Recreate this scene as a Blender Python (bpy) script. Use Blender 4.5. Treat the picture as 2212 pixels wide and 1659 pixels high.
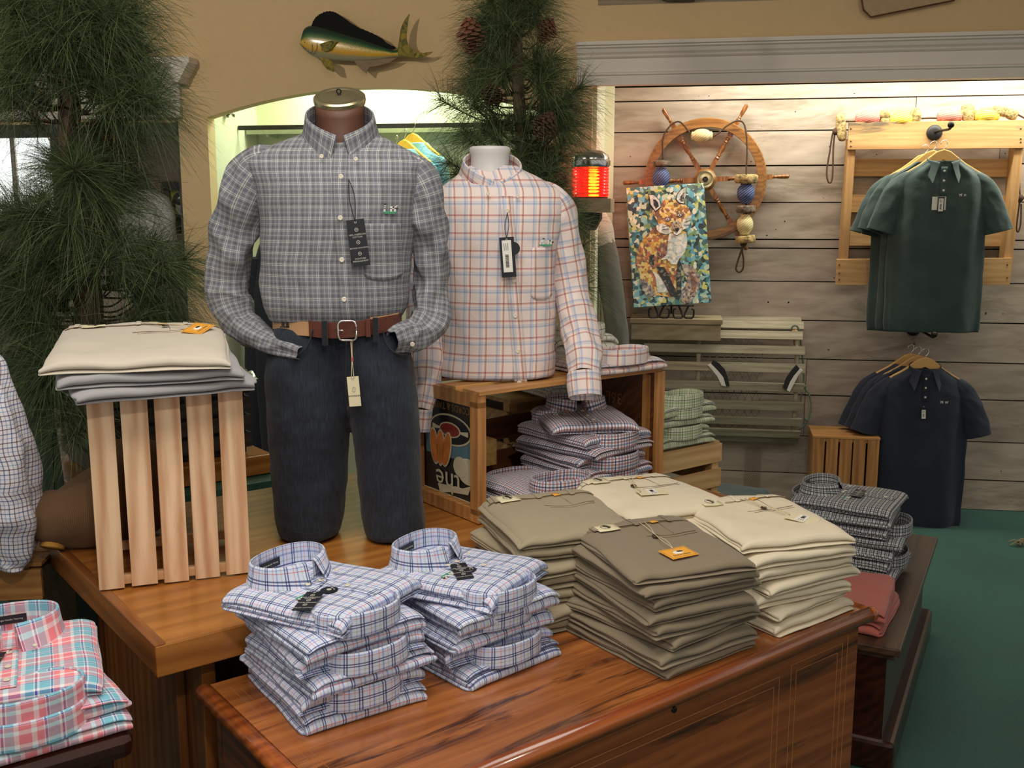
import bpy, bmesh, math, random
from mathutils import Vector, Matrix, noise, Euler
R=math.radians; PI=math.pi
for o in list(bpy.data.objects): bpy.data.objects.remove(o)
SC=bpy.context.scene; C=SC.collection
random.seed(7)

# ---------------- camera ----------------
CH=1.5; PITCH=R(9.6); FPX=2200.0
cd=bpy.data.cameras.new('camera'); cam=bpy.data.objects.new('camera',cd); C.objects.link(cam)
cam.location=(0,0,CH); cam.rotation_euler=(PI/2-PITCH,0,0)
cd.sensor_width=36; cd.lens=36*FPX/2212; cd.clip_start=.05; SC.camera=cam

# ---------------- world, exposure ----------------
w=bpy.data.worlds.new('world'); SC.world=w; w.use_nodes=True
bg=w.node_tree.nodes['Background']; bg.inputs[0].default_value=(1.0,.94,.86,1); bg.inputs[1].default_value=.46
vs=SC.view_settings; vs.view_transform='Standard'; vs.look='None'; vs.gamma=1; vs.use_curve_mapping=False; vs.exposure=0.0

# ---------------- frames ----------------
def ray(px,py):
    u=(px-1106)/FPX; v=-(py-829.5)/FPX
    return Vector((u, math.cos(PITCH)+v*math.sin(PITCH), -math.sin(PITCH)+v*math.cos(PITCH)))
CAMP=Vector((0,0,CH))
def atY(px,py,y): d=ray(px,py); return CAMP+d*(y/d.y)         # where a line of sight meets a depth
def atZ(px,py,z): d=ray(px,py); return CAMP+d*((z-CH)/d.z)
TF=Matrix.Translation((-.667,1.796,0))@Matrix.Rotation(R(37.7),4,'Z')    # table frame: x along front edge, y to its back
WF=Matrix.Translation((2.45,5.01,0))@Matrix.Rotation(R(-9),4,'Z')        # wall frame: x along wall, -y out of the wall
WFi=WF.inverted(); TFi=TF.inverted()
def onW(px,py,d):                                                       # point on plane d in front of the plank wall, wall frame
    n=WF.to_3x3()@Vector((0,-1,0)); o=WF@Vector((0,-d,0)); dr=ray(px,py)
    return WFi@(CAMP+dr*((o-CAMP).dot(n)/dr.dot(n)))
def onT(px,py,z): return TFi@atZ(px,py,z)
def rz(a): return Matrix.Rotation(a,4,'Z')
def rx(a): return Matrix.Rotation(a,4,'X')
def ry(a): return Matrix.Rotation(a,4,'Y')
def tr(x,y,z): return Matrix.Translation((x,y,z))

# ---------------- lights the shop has ----------------
def area(name,loc,rot,sx,sy,power,col,spread=None):
    l=bpy.data.lights.new(name,'AREA'); l.shape='RECTANGLE'; l.size=sx; l.size_y=sy; l.energy=power; l.color=col
    if spread: l.spread=spread
    o=bpy.data.objects.new(name,l); C.objects.link(o); o.location=loc; o.rotation_euler=rot; return o
def spot(name,loc,target,power,col,size=R(70),r=.06):
    l=bpy.data.lights.new(name,'SPOT'); l.energy=power; l.color=col; l.spot_size=size; l.spot_blend=.8; l.shadow_soft_size=r
    o=bpy.data.objects.new(name,l); C.objects.link(o); o.location=loc
    o.rotation_euler=(Vector(target)-Vector(loc)).to_track_quat('-Z','Y').to_euler(); return o
WARM=(1,.80,.55); NEUT=(1,.93,.84)
area('ceiling_panel_light',(-.2,1.4,2.85),(0,0,0),1.6,1.2,36,(1,.93,.84))
area('ceiling_panel_light',(-1.6,.2,2.85),(R(-20),R(-10),0),1.2,1.2,26,(1,.90,.78))
spot('track_spot_light',(-2.3,2.0,2.8),(-1.1,4.7,2.15),95,(1,.88,.70),R(85),.05)
spot('track_spot_light',(.4,-.6,2.8),(.0,2.3,.7),75,(1,.93,.82),R(60),.07)
spot('track_spot_light',(1.7,1.6,2.8),(1.0,4.7,2.2),22,WARM,R(80),.10)

# ---------------- object helpers ----------------
def link(name,me,mat=None,parent=None,M=None):
    o=bpy.data.objects.new(name,me); C.objects.link(o)
    if mat is not None and me is not None: me.materials.append(mat)
    if parent is not None: o.parent=parent
    if M is not None: o.matrix_local=M
    return o
def tag(o,label,cat,group=None):
    o['label']=label; o['category']=cat
    if group: o['group']=group
    return o
def thing(name,label,cat,M,group=None):
    o=bpy.data.objects.new(name,None); C.objects.link(o); o.matrix_world=M; o.empty_display_size=.05
    return tag(o,label,cat,group)
def struct(o): o['kind']='structure'; return o
class MB:
    def __init__(s): s.v=[]; s.f=[]; s.uv=[]; s.hasuv=False
    def add(s,vs,fs,uvs=None):
        b=len(s.v); s.v+= [Vector(p) for p in vs]
        for i,f in enumerate(fs):
            s.f.append([b+k for k in f])
            s.uv.append(uvs[i] if uvs else None)
        if uvs: s.hasuv=True
        return s
    def box(s,cx,cy,cz,sx,sy,sz,M=None,j=0):
        vs=[Vector((cx+a*sx/2,cy+b*sy/2,cz+c*sz/2)) for c in(-1,1) for b in(-1,1) for a in(-1,1)]
        if j: vs=[p+Vector((random.uniform(-j,j),random.uniform(-j,j),random.uniform(-j,j))) for p in vs]
        if M: vs=[M@p for p in vs]
        return s.add(vs,[(0,2,3,1),(4,5,7,6),(0,1,5,4),(2,6,7,3),(0,4,6,2),(1,3,7,5)])
    def tube(s,pts,rad,n=10,cap=True,flat=1.0,M=None):
        pts=[Vector(p) for p in pts]
        if not isinstance(rad,(list,tuple)): rad=[rad]*len(pts)
        up=Vector((0,0,1)); t0=(pts[1]-pts[0]).normalized()
        if abs(t0.dot(up))>.9: up=Vector((1,0,0))
        nx=t0.cross(up).normalized(); vs=[]; fs=[]
        for i,p in enumerate(pts):
            t=(pts[min(i+1,len(pts)-1)]-pts[max(i-1,0)]).normalized()
            nx=(nx-t*nx.dot(t)).normalized(); ny=t.cross(nx)
            for k in range(n):
                a=2*PI*k/n; vs.append(p+(nx*math.cos(a)+ny*math.sin(a)*flat)*rad[i])
        for i in range(len(pts)-1):
            for k in range(n):
                a=i*n+k; b=i*n+(k+1)%n; fs.append((a,b,b+n,a+n))
        if cap: fs.append(tuple(range(n-1,-1,-1))); fs.append(tuple((len(pts)-1)*n+k for k in range(n)))
        if M: vs=[M@p for p in vs]
        return s.add(vs,fs)
    def lathe(s,prof,n=32,M=None,arc=2*PI):
        ringed=(prof[0]==prof[-1])
        vs=[];fs=[];full=abs(arc-2*PI)<1e-6; m=n if full else n+1
        for r_,z in prof:
            for k in range(m): a=arc*k/n; vs.append(Vector((r_*math.cos(a),r_*math.sin(a),z)))
        for i in range(len(prof)-1):
            for k in range(n):
                b=(k+1)%m; fs.append((i*m+k,i*m+b,(i+1)*m+b,(i+1)*m+k))
        if full and not ringed:
            if prof[0][0]>1e-4: fs.append(tuple(range(m-1,-1,-1)))
            if prof[-1][0]>1e-4: fs.append(tuple((len(prof)-1)*m+k for k in range(m)))
        if M: vs=[M@p for p in vs]
        return s.add(vs,fs)
    def prism(s,poly,z0,z1,M=None):
        n=len(poly); vs=[Vector((x,y,z0)) for x,y in poly]+[Vector((x,y,z1)) for x,y in poly]
        fs=[tuple(range(n-1,-1,-1)),tuple(range(n,2*n))]+[(i,(i+1)%n,n+(i+1)%n,n+i) for i in range(n)]
        if M: vs=[M@p for p in vs]
        return s.add(vs,fs)
    def ball(s,c,r_,M=None,nu=16,nv=10,sc=(1,1,1)):
        vs=[];fs=[]; c=Vector(c)
        for i in range(nv+1):
            th=PI*i/nv
            for k in range(nu):
                a=2*PI*k/nu; vs.append(c+Vector((math.sin(th)*math.cos(a)*sc[0],math.sin(th)*math.sin(a)*sc[1],math.cos(th)*sc[2]))*r_)
        for i in range(nv):
            for k in range(nu):
                fs.append((i*nu+k,(i+1)*nu+k,(i+1)*nu+(k+1)%nu,i*nu+(k+1)%nu))
        if M: vs=[M@p for p in vs]
        return s.add(vs,fs)
    def grid(s,fn,nu,nv,uvf=None,closeu=False):
        vs=[];fs=[];uv=[]; mu=nu if closeu else nu+1
        for j in range(nv+1):
            for i in range(mu): vs.append(Vector(fn(i/nu,j/nv)))
        for j in range(nv):
            for i in range(nu):
                a=j*mu+i; b=j*mu+(i+1)%mu; fs.append((a,b,b+mu,a+mu))
                if uvf: uv.append([uvf(i/nu,j/nv),uvf((i+1)/nu,j/nv),uvf((i+1)/nu,(j+1)/nv),uvf(i/nu,(j+1)/nv)])
        return s.add(vs,fs,uv if uvf else None)
    def build(s,name,mat=None,parent=None,M=None,smooth=False,bevel=0,sub=0,solid=0,merge=False,auto=None):
        me=bpy.data.meshes.new(name); me.from_pydata([tuple(p) for p in s.v],[],s.f)
        if s.hasuv:
            ul=me.uv_layers.new(name='UVMap'); k=0
            for fi,poly in enumerate(me.polygons):
                u=s.uv[fi]
                for q,li in enumerate(poly.loop_indices): ul.data[li].uv=(u[q] if u else (s.v[me.loops[li].vertex_index].x,s.v[me.loops[li].vertex_index].z))
        if merge:
            bm=bmesh.new(); bm.from_mesh(me); bmesh.ops.remove_doubles(bm,verts=bm.verts,dist=1e-5); bm.to_mesh(me); bm.free()
        if smooth: me.polygons.foreach_set('use_smooth',[True]*len(me.polygons))
        o=link(name,me,mat,parent,M)
        if auto: 
            bm=bmesh.new(); bm.from_mesh(me)
            for e in bm.edges:
                if len(e.link_faces)==2 and e.calc_face_angle(0)>auto: e.smooth=False
            bm.to_mesh(me); bm.free()
        if solid: m=o.modifiers.new('solid','SOLIDIFY'); m.thickness=solid; m.offset=-1
        if bevel: m=o.modifiers.new('bevel','BEVEL'); m.width=bevel; m.segments=2; m.limit_method='ANGLE'; m.angle_limit=R(40)
        if sub: m=o.modifiers.new('sub','SUBSURF'); m.levels=sub; m.render_levels=sub
        return o
def text(name,s,size,mat,parent,M,sx=1.0,font_extrude=.0002,align='CENTER'):
    cu=bpy.data.curves.new(name,'FONT'); cu.body=s; cu.size=size; cu.align_x=align; cu.align_y='CENTER'; cu.extrude=font_extrude; cu.resolution_u=2
    tmp=bpy.data.objects.new('tmp',cu); C.objects.link(tmp); dg=bpy.context.evaluated_depsgraph_get(); dg.update()
    me=bpy.data.meshes.new_from_object(tmp.evaluated_get(dg)); bpy.data.objects.remove(tmp); me.name=name
    if sx!=1: me.transform(Matrix.Diagonal((sx,1,1,1)))
    me.materials.clear()
    return link(name,me,mat,parent,M)
def catmull(pts,n=8):
    P_=[Vector(p) for p in pts]; out=[]
    for i in range(len(P_)-1):
        a=P_[max(i-1,0)];b=P_[i];c=P_[i+1];d=P_[min(i+2,len(P_)-1)]
        for k in range(n):
            t=k/n; out.append(.5*((2*b)+(c-a)*t+(2*a-5*b+4*c-d)*t*t+(3*b-a-3*c+d)*t**3))
    out.append(P_[-1]); return out
def interp(rows,t):
    n=len(rows)-1; x=t*n; i=min(int(x),n-1); f=x-i
    a=rows[max(i-1,0)];b=rows[i];c=rows[i+1];d=rows[min(i+2,n)]
    return [.5*((2*b[k])+(c[k]-a[k])*f+(2*a[k]-5*b[k]+4*c[k]-d[k])*f*f+(3*b[k]-a[k]-3*c[k]+d[k])*f**3) for k in range(len(b))]
def nz(x,y,z=0.0): return noise.noise(Vector((x,y,z)))

# ---------------- materials ----------------
class NT:
    def __init__(s,name):
        s.m=bpy.data.materials.new(name); s.m.use_nodes=True; s.t=s.m.node_tree; s.b=s.t.nodes['Principled BSDF']
    def n(s,t,**k):
        x=s.t.nodes.new(t)
        for a,b in k.items(): setattr(x,a,b)
        return x
    def l(s,a,b): s.t.links.new(a,b)
    def coord(s,kind='Object',scale=(1,1,1),rot=(0,0,0)):
        c=s.n('ShaderNodeTexCoord'); m=s.n('ShaderNodeMapping'); m.inputs['Scale'].default_value=scale; m.inputs['Rotation'].default_value=rot
        s.l(c.outputs[kind],m.inputs[0]); return m.outputs[0]
    def noise(s,vec,scale,detail=4,rough=.55,dist=0):
        x=s.n('ShaderNodeTexNoise'); x.inputs['Scale'].default_value=scale; x.inputs['Detail'].default_value=detail
        x.inputs['Roughness'].default_value=rough; x.inputs['Distortion'].default_value=dist
        if vec: s.l(vec,x.inputs['Vector'])
        return x.outputs['Fac']
    def ramp(s,fac,stops,interp='LINEAR'):
        x=s.n('ShaderNodeValToRGB'); e=x.color_ramp; e.interpolation=interp
        e.elements[0].position=stops[0][0]; e.elements[0].color=tuple(stops[0][1])+(1,)
        e.elements[1].position=stops[-1][0]; e.elements[1].color=tuple(stops[-1][1])+(1,)
        for p,c in stops[1:-1]: q=e.elements.new(p); q.color=tuple(c)+(1,)
        s.l(fac,x.inputs[0]); return x.outputs[0]
    def mix(s,fac,a,b,mode='MIX'):
        x=s.n('ShaderNodeMix',data_type='RGBA',blend_type=mode)
        if isinstance(fac,(int,float)): x.inputs[0].default_value=fac
        else: s.l(fac,x.inputs[0])
        for v,i in((a,6),(b,7)):
            if isinstance(v,(tuple,list)): x.inputs[i].default_value=tuple(v)[:3]+(1,)
            else: s.l(v,x.inputs[i])
        return x.outputs[2]
    def math(s,op,a,b=None):
        x=s.n('ShaderNodeMath',operation=op)
        for v,i in((a,0),(b,1)):
            if v is None: continue
            if isinstance(v,(int,float)): x.inputs[i].default_value=v
            else: s.l(v,x.inputs[i])
        return x.outputs[0]
    def bump(s,h,strength=.3,dist=.002):
        x=s.n('ShaderNodeBump'); x.inputs['Strength'].default_value=strength; x.inputs['Distance'].default_value=dist
        s.l(h,x.inputs['Height']); s.l(x.outputs[0],s.b.inputs['Normal'])
    def col(s,c):
        if isinstance(c,(tuple,list)): s.b.inputs['Base Color'].default_value=tuple(c)[:3]+(1,)
        else: s.l(c,s.b.inputs['Base Color'])
    def set(s,rough=.6,metal=0,spec=None,coat=0,sheen=0,trans=0,emit=None,es=0):
        b=s.b.inputs; b['Roughness'].default_value=rough; b['Metallic'].default_value=metal
        if spec is not None: b['Specular IOR Level'].default_value=spec
        b['Coat Weight'].default_value=coat; b['Coat Roughness'].default_value=.15
        b['Sheen Weight'].default_value=sheen; b['Transmission Weight'].default_value=trans
        if emit: b['Emission Color'].default_value=tuple(emit)+(1,); b['Emission Strength'].default_value=es
        return s.m
def S(h):   # sRGB 0-255 to linear
    return tuple(((c/255)/12.92 if c/255<=.04045 else ((c/255+.055)/1.055)**2.4) for c in h)
def plain(name,c,rough=.6,metal=0,var=.08,scale=40,bump=0,**k):
    t=NT(name); f=t.noise(t.coord(),scale)
    t.col(t.ramp(f,[(.25,tuple(x*(1-var) for x in c)),(.75,tuple(min(1,x*(1+var)) for x in c))]))
    if bump: t.bump(f,bump)
    return t.set(rough,metal,**k)
def cloth(name,c,var=.10,scale=900,rough=.9,sheen=.15,c2=None,fold=.12):
    t=NT(name); v=t.coord(); f=t.noise(v,scale,2); g=t.noise(v,7,3)
    a=t.ramp(f,[(.3,tuple(x*(1-var) for x in c)),(.7,tuple(x*(1+var) for x in c))])
    if c2: a=t.mix(t.ramp(g,[(.35,(0,0,0)),(.7,(1,1,1))]),a,c2)
    t.col(a); h=t.math('ADD',t.math('MULTIPLY',f,.12),t.noise(v,28,3,.5,.6)); t.bump(h,.35,.004)
    return t.set(rough,sheen=sheen)
def wood(name,c1,c2,axis='X',scale=1.0,rough=.5,coat=0,knots=True,isl=.0,spec=None,dark=None,wv_=.22,bp=.18,darkf=(.55,.72),ds=.7):
    t=NT(name); k=[9*scale]*3; k['XYZ'.index(axis)]=.9*scale
    geo=t.n('ShaderNodeNewGeometry'); off=t.n('ShaderNodeVectorMath',operation='ADD')
    co=t.coord(scale=tuple(k)); sc_=t.n('ShaderNodeVectorMath',operation='SCALE'); sc_.inputs['Scale'].default_value=37.0
    cmb=t.n('ShaderNodeCombineXYZ'); [t.l(geo.outputs['Random Per Island'],cmb.inputs[i]) for i in range(3)]
    t.l(cmb.outputs[0],sc_.inputs[0]); t.l(co,off.inputs[0]); t.l(sc_.outputs[0],off.inputs[1]); v=off.outputs[0]
    a=t.noise(v,2.2,6,.62,.9); wv=t.n('ShaderNodeTexWave',wave_type='RINGS',rings_direction=axis); wv.inputs['Scale'].default_value=1.3
    wv.inputs['Distortion'].default_value=7; wv.inputs['Detail'].default_value=3; wv.inputs['Detail Scale'].default_value=1.2; t.l(v,wv.inputs['Vector'])
    f=t.math('ADD',t.math('MULTIPLY',a,.75),t.math('MULTIPLY',wv.outputs['Fac'],wv_))
    col=t.ramp(f,[(.28,c2),(.5,tuple((p+q)/2 for p,q in zip(c1,c2))),(.72,c1)])
    if dark:
        g=t.noise(v,ds,5,.7,1.5); col=t.mix(t.ramp(g,[(darkf[0],(0,0,0)),(darkf[1],(1,1,1))]),col,dark)
    if isl:
        r=t.ramp(geo.outputs['Random Per Island'],[(0,(1-isl,)*3),(1,(1+isl*.6,)*3)]); col=t.mix(1.0,col,r,'MULTIPLY')
    t.col(col); t.bump(t.noise(v,9,4,.6),bp,.002)
    return t.set(rough,coat=coat,spec=spec)
def plaid(name,pu,us,pv=None,vs=None,rough=.85,mixf=.5,mul=None):
    """us/vs: list of (start position 0..1, colour) constant bands over one repeat of pu/pv metres"""
    t=NT(name); c=t.n('ShaderNodeTexCoord'); s=t.n('ShaderNodeSeparateXYZ'); t.l(c.outputs['UV'],s.inputs[0])
    def axis(o,p,st):
        f=t.math('FRACT',t.math('MULTIPLY',o,1/p)); return t.ramp(f,st,'CONSTANT')
    if mul:
        us2=[(p,tuple(min(1,max(0,x/m_))  for x,m_ in zip(c,mul))) for p,c in us]
        us1=[(p,tuple(x for x in c)) for p,c in us]; f_=.82
        us1=[(p,tuple(m_*(1-f_)+x*f_ for x,m_ in zip(c,mul))) for p,c in us1]; us2=[(p,tuple((1-f_)+x*f_ for x in c)) for p,c in us2]
        a=axis(s.outputs[0],pu,us1); b=axis(s.outputs[1],pv or pu,us2); col=t.mix(1,a,b,'MULTIPLY')
    else:
        a=axis(s.outputs[0],pu,us); b=axis(s.outputs[1],pv or pu,vs or us); col=t.mix(mixf,a,b)
    v=t.coord(); f=t.noise(v,1200,2)
    col=t.mix(.12,col,t.ramp(f,[(.3,(.6,.6,.6)),(.7,(1,1,1))]),'MULTIPLY'); t.col(col)
    h=t.math('ADD',t.math('MULTIPLY',f,.08),t.noise(v,30,3,.55,.8)); t.bump(h,.38,.004)
    return t.set(rough,sheen=.05)
def bands(base,stripes):
    """stripes: (centre,width,colour) -> constant stops"""
    st=[]; st.append((0.0,base))
    for c,w_,col in sorted(stripes,key=lambda q:q[0]):
        st.append((c-w_/2,col)); st.append((min(c+w_/2,.999),base))
    out=[]
    for p,c in st:
        if out and abs(out[-1][0]-p)<1e-4: out[-1]=(p,c)
        else: out.append((p,c))
    return out
# ---------------- material set ----------------
m_tan=plain('tan_wall_paint',S((218,190,146)),.85,var=.03,scale=25,bump=.05)
m_trim=plain('grey_white_trim_paint',S((226,218,210)),.45,var=.02,scale=10)
m_niche=plain('cream_niche_paint',S((226,228,200)),.8,var=.03,scale=6)
m_black=plain('black_paint',(.012,.012,.014),.5)
m_dark=plain('dark_recess',(.02,.022,.02),.8)
m_chrome=plain('chrome',(.75,.75,.74),.18,1,var=.03)
m_iron=plain('black_iron',(.02,.018,.016),.45,.6,bump=.3)
m_brass=plain('brass',S((200,186,146)),.3,.9,var=.15,scale=14)
m_white=plain('white_card',S((235,232,222)),.6,var=.02)
m_cardnavy=plain('navy_card',S((22,24,32)),.45,var=.03)
m_cream_card=plain('cream_card',S((226,216,180)),.6,var=.03)
m_orange_card=plain('orange_card',S((240,170,60)),.5,var=.03)
m_pearl=plain('pearl_button',S((225,215,195)),.25,var=.05)
m_darkbtn=plain('tortoise_button',S((60,42,25)),.3,var=.4,scale=300)
m_cord=plain('waxed_cord',(.015,.015,.02),.6)
m_string=plain('cream_string',S((215,200,165)),.8)
m_rope=plain('tarred_rope',S((78,56,38)),.9,var=.35,scale=250,bump=.5)
m_rope_g=plain('green_rope',S((110,130,105)),.9,var=.3,scale=250,bump=.5)
m_print=plain('silver_print',S((190,188,180)),.6)
m_printdark=plain('black_print',S((30,26,22)),.6)
m_thread_w=plain('white_thread',S((225,225,220)),.8); m_thread_g=plain('green_thread',S((70,150,110)),.8); m_thread_b=plain('brown_thread',S((70,45,35)),.8)

m_table=wood('table_maple',S((182,120,52)),S((140,82,30)),'X',.8,.38,.25)
m_tableleg=wood('table_leg_maple',S((150,92,44)),S((100,54,22)),'Z',.8,.42,.2)
m_cedar=wood('cedar_lid',S((192,120,62)),S((132,72,34)),'X',1.0,.25,.6,isl=.34,dark=S((62,26,14)),wv_=.12,bp=.05,darkf=(.53,.66),ds=1.5)
m_cedarf=wood('cedar_front',S((172,100,48)),S((112,56,26)),'X',1.0,.25,.6,isl=.25,dark=S((46,20,10)),wv_=.10,bp=.05,darkf=(.56,.70),ds=1.1)
m_darkchest=wood('dark_walnut',S((88,62,42)),S((48,32,22)),'X',1,.4,.3)
m_darkgreen=plain('dark_green_grey_paint',S((62,66,56)),.7,var=.15,scale=20)
m_mahog=wood('mahogany',S((70,30,18)),S((34,14,9)),'X',1,.3,.4)
m_pine=wood('raw_pine',S((242,208,170)),S((198,146,104)),'Z',1,.65,0,isl=.08,wv_=.3,bp=.06)
m_pine_x=wood('raw_pine_across',S((226,184,140)),S((194,144,100)),'X',1,.65,0,isl=.10)
m_honey=wood('honey_pine',S((214,158,92)),S((166,110,58)),'X',1.2,.45,.15,isl=.12)
m_honey_z=wood('honey_pine_upright',S((206,148,84)),S((156,102,54)),'Z',1.2,.45,.15,isl=.12)
m_crateboard=wood('brown_board',S((112,66,36)),S((72,40,22)),'X',1,.5,.1)
m_light=wood('light_crate_pine',S((214,178,122)),S((176,136,82)),'X',1,.6,0,isl=.1)
m_pallet=wood('pallet_pine',S((226,186,128)),S((184,138,84)),'X',1.1,.65,0,isl=.14,dark=S((110,96,74)),wv_=.12,darkf=(.58,.68),bp=.08)
m_pallet_z=wood('pallet_pine_upright',S((214,172,114)),S((168,122,72)),'Z',1.1,.65,0,isl=.14,wv_=.12,bp=.08)
m_trap=wood('weathered_lath',S((196,186,160)),S((140,130,108)),'X',1.3,.85,0,isl=.2,wv_=.1,bp=.06)
m_shelf=wood('weathered_shelf',S((190,174,142)),S((142,124,96)),'X',1.1,.8,0,isl=.12,wv_=.1,bp=.06)
m_plank=wood('barn_board',S((206,190,174)),S((158,142,126)),'X',.75,.9,0,isl=.20,dark=S((120,106,84)),wv_=.06,bp=.05,darkf=(.54,.74))
m_wheel=wood('wheel_oak',S((172,118,58)),S((124,78,34)),'X',1.5,.3,.5)
m_spoke=wood('spoke_oak',S((168,108,50)),S((104,58,22)),'Z',1.5,.3,.5)
m_darkwood=wood('dark_crate',S((70,52,40)),S((36,26,20)),'X',1,.7,0,isl=.2)
m_green_distress=wood('distressed_green',S((66,88,66)),S((40,58,44)),'Z',1,.6,0,dark=S((150,120,70)))
m_greentable=plain('green_table_paint',S((46,80,66)),.5,var=.1)
def carpet():
    t=NT('green_carpet'); v=t.coord(); f=t.noise(v,260,4,.7); g=t.noise(v,2.0,3)
    c=t.ramp(f,[(.3,S((22,62,54))),(.7,S((52,112,94)))]); c=t.mix(1,c,t.ramp(g,[(.3,(.8,.8,.8)),(.7,(1.1,1.1,1.1))]),'MULTIPLY'); t.col(c)
    t.bump(f,.9,.006); return t.set(.95,sheen=.1)
m_carpet=carpet()
m_burlap=plaid('burlap_weave',.004,[(0,S((126,96,66))),(.5,S((96,70,46)))],rough=.95)
m_burlapy=plain('gold_burlap',S((190,140,64)),.95,var=.2,scale=300,bump=.5)
m_neck=plain('brown_leatherette_neck',S((92,58,42)),.55,var=.08,scale=120,bump=.1)
m_whitemq=plain('white_plastic_torso',S((214,210,208)),.4,var=.01)
t_=NT('dark_denim'); v_=t_.coord(scale=(1,1,.12)); f_=t_.noise(v_,260,3,.6); g_=t_.noise(t_.coord(),6,3); a_=t_.ramp(f_,[(.3,S((15,20,29))),(.7,S((32,42,58)))])
t_.col(t_.mix(t_.ramp(g_,[(.4,(0,0,0)),(.7,(1,1,1))]),a_,t_.ramp(f_,[(.3,S((20,27,37))),(.7,S((42,54,68)))]))); t_.bump(t_.math('ADD',t_.math('MULTIPLY',f_,.2),t_.noise(t_.coord(),18,3,.5,.8)),.4,.005); m_denim=t_.set(.85,sheen=.1)
m_denimd=cloth('denim_seam',S((20,24,32)),.2,1200)
m_stitch=plain('ochre_stitching',S((120,96,70)),.8)
m_leather=plain('brown_leather',S((92,44,28)),.4,var=.1,scale=60,bump=.1)
m_ribbon=cloth('tan_ribbon_belt',S((190,146,104)),.06)
m_khaki=cloth('khaki_twill',S((162,149,122)),.05,fold=.2)
m_taupe=cloth('taupe_twill',S((134,120,98)),.05)
m_cream=cloth('stone_twill',S((226,213,186)),.04)
m_greyp=cloth('pale_grey_twill',S((204,194,178)),.04)
m_greyp2=cloth('mid_grey_twill',S((160,158,160)),.04)
m_red=cloth('brick_red_twill',S((172,92,80)),.05)
m_teal=cloth('dark_teal_twill',S((36,56,58)),.1)
m_polo_g=cloth('dark_green_knit',S((52,72,66)),.12,700,.75,.2,c2=S((44,62,60)))
m_polo_n=cloth('navy_knit',S((24,32,50)),.12,700,.75,.15)
m_jacket=cloth('navy_jacket_cloth',S((30,36,48)),.1)
m_greytop=cloth('pale_grey_fleece',S((170,168,150)),.05)
m_greydk=cloth('slate_grey_fleece',S((92,92,84)),.05)
m_aqua=cloth('aqua_knit',S((140,200,222)),.03)
m_yellowh=plain('yellow_lit_wood_hanger',S((232,190,60)),.4)  # yellow light falling on the hangers is put into the wood colour
m_hanger=plain('maple_hanger',S((216,170,100)),.4,var=.08,scale=20)

GR=S((118,118,124)); GW=S((204,208,204)); GD=S((84,84,98))
p_grey=plaid('grey_white_check',.0260,bands(GR,[(.10,.055,GW),(.24,.055,GW),(.47,.12,GD),(.72,.05,S((176,180,178))),(.90,.07,S((104,110,130)))]))
PW=S((232,216,210)); PB=S((176,184,202)); PR=S((172,92,84)); PY=S((240,226,208))
p_pink=plaid('pale_pink_windowpane',.0460,mul=PW,us=bands(PW,[(.20,.12,PB),(.32,.05,S((190,192,210))),(.44,.07,PY),(.52,.045,S((200,140,130))),(.575,.045,PR)]))
BW=S((212,220,240)); BN=S((44,62,124)); BG=S((168,178,160))
p_blue=plaid('blue_multi_plaid',.0370,mul=BW,us=bands(BW,[(.06,.06,BN),(.18,.06,BN),(.36,.05,S((188,198,196))),(.58,.07,S((150,166,212))),(.76,.035,S((220,140,146)))]))
CP=S((240,136,146)); CA=S((122,188,208)); CW=S((240,236,238)); CB=S((52,84,160))
p_madras=plaid('pink_aqua_madras',.072,us=bands(CW,[(.13,.20,CP),(.38,.15,CA),(.50,.045,CB),(.66,.20,CA),(.885,.12,CP),(.79,.04,CB)]))
NB=S((34,42,96)); NW=S((226,224,232)); NP=S((176,136,134)); NG=S((130,146,170))
p_navy=plaid('navy_rose_gingham',.0340,mul=NW,us=bands(NW,[(.10,.10,NB),(.33,.15,NP),(.58,.15,NG),(.82,.15,NP)]))
KB=S((30,32,44)); KW=S((224,222,220)); KT=S((92,112,124))
p_black=plaid('black_white_check',.0215,mul=KW,us=bands(KW,[(.12,.2,KB),(.40,.14,KT),(.64,.16,KB),(.86,.1,S((190,186,190)))]))
p_green=plaid('green_navy_check',.0340,mul=S((218,220,196)),us=bands(S((218,220,196)),[(.12,.06,S((50,60,74))),(.35,.2,S((168,186,142))),(.62,.06,S((120,140,120))),(.82,.14,S((188,196,160)))]))
p_stripe=plaid('white_windowpane',.034,mul=S((226,222,206)),us=bands(S((226,222,206)),[(.15,.06,S((60,70,80))),(.6,.05,S((170,176,160)))]))
p_left=plaid('white_blue_brown_windowpane',.030,mul=S((228,226,232)),us=bands(S((228,226,232)),[(.12,.09,S((92,112,160))),(.48,.08,S((104,76,92))),(.80,.07,S((150,170,205)))]))

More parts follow.
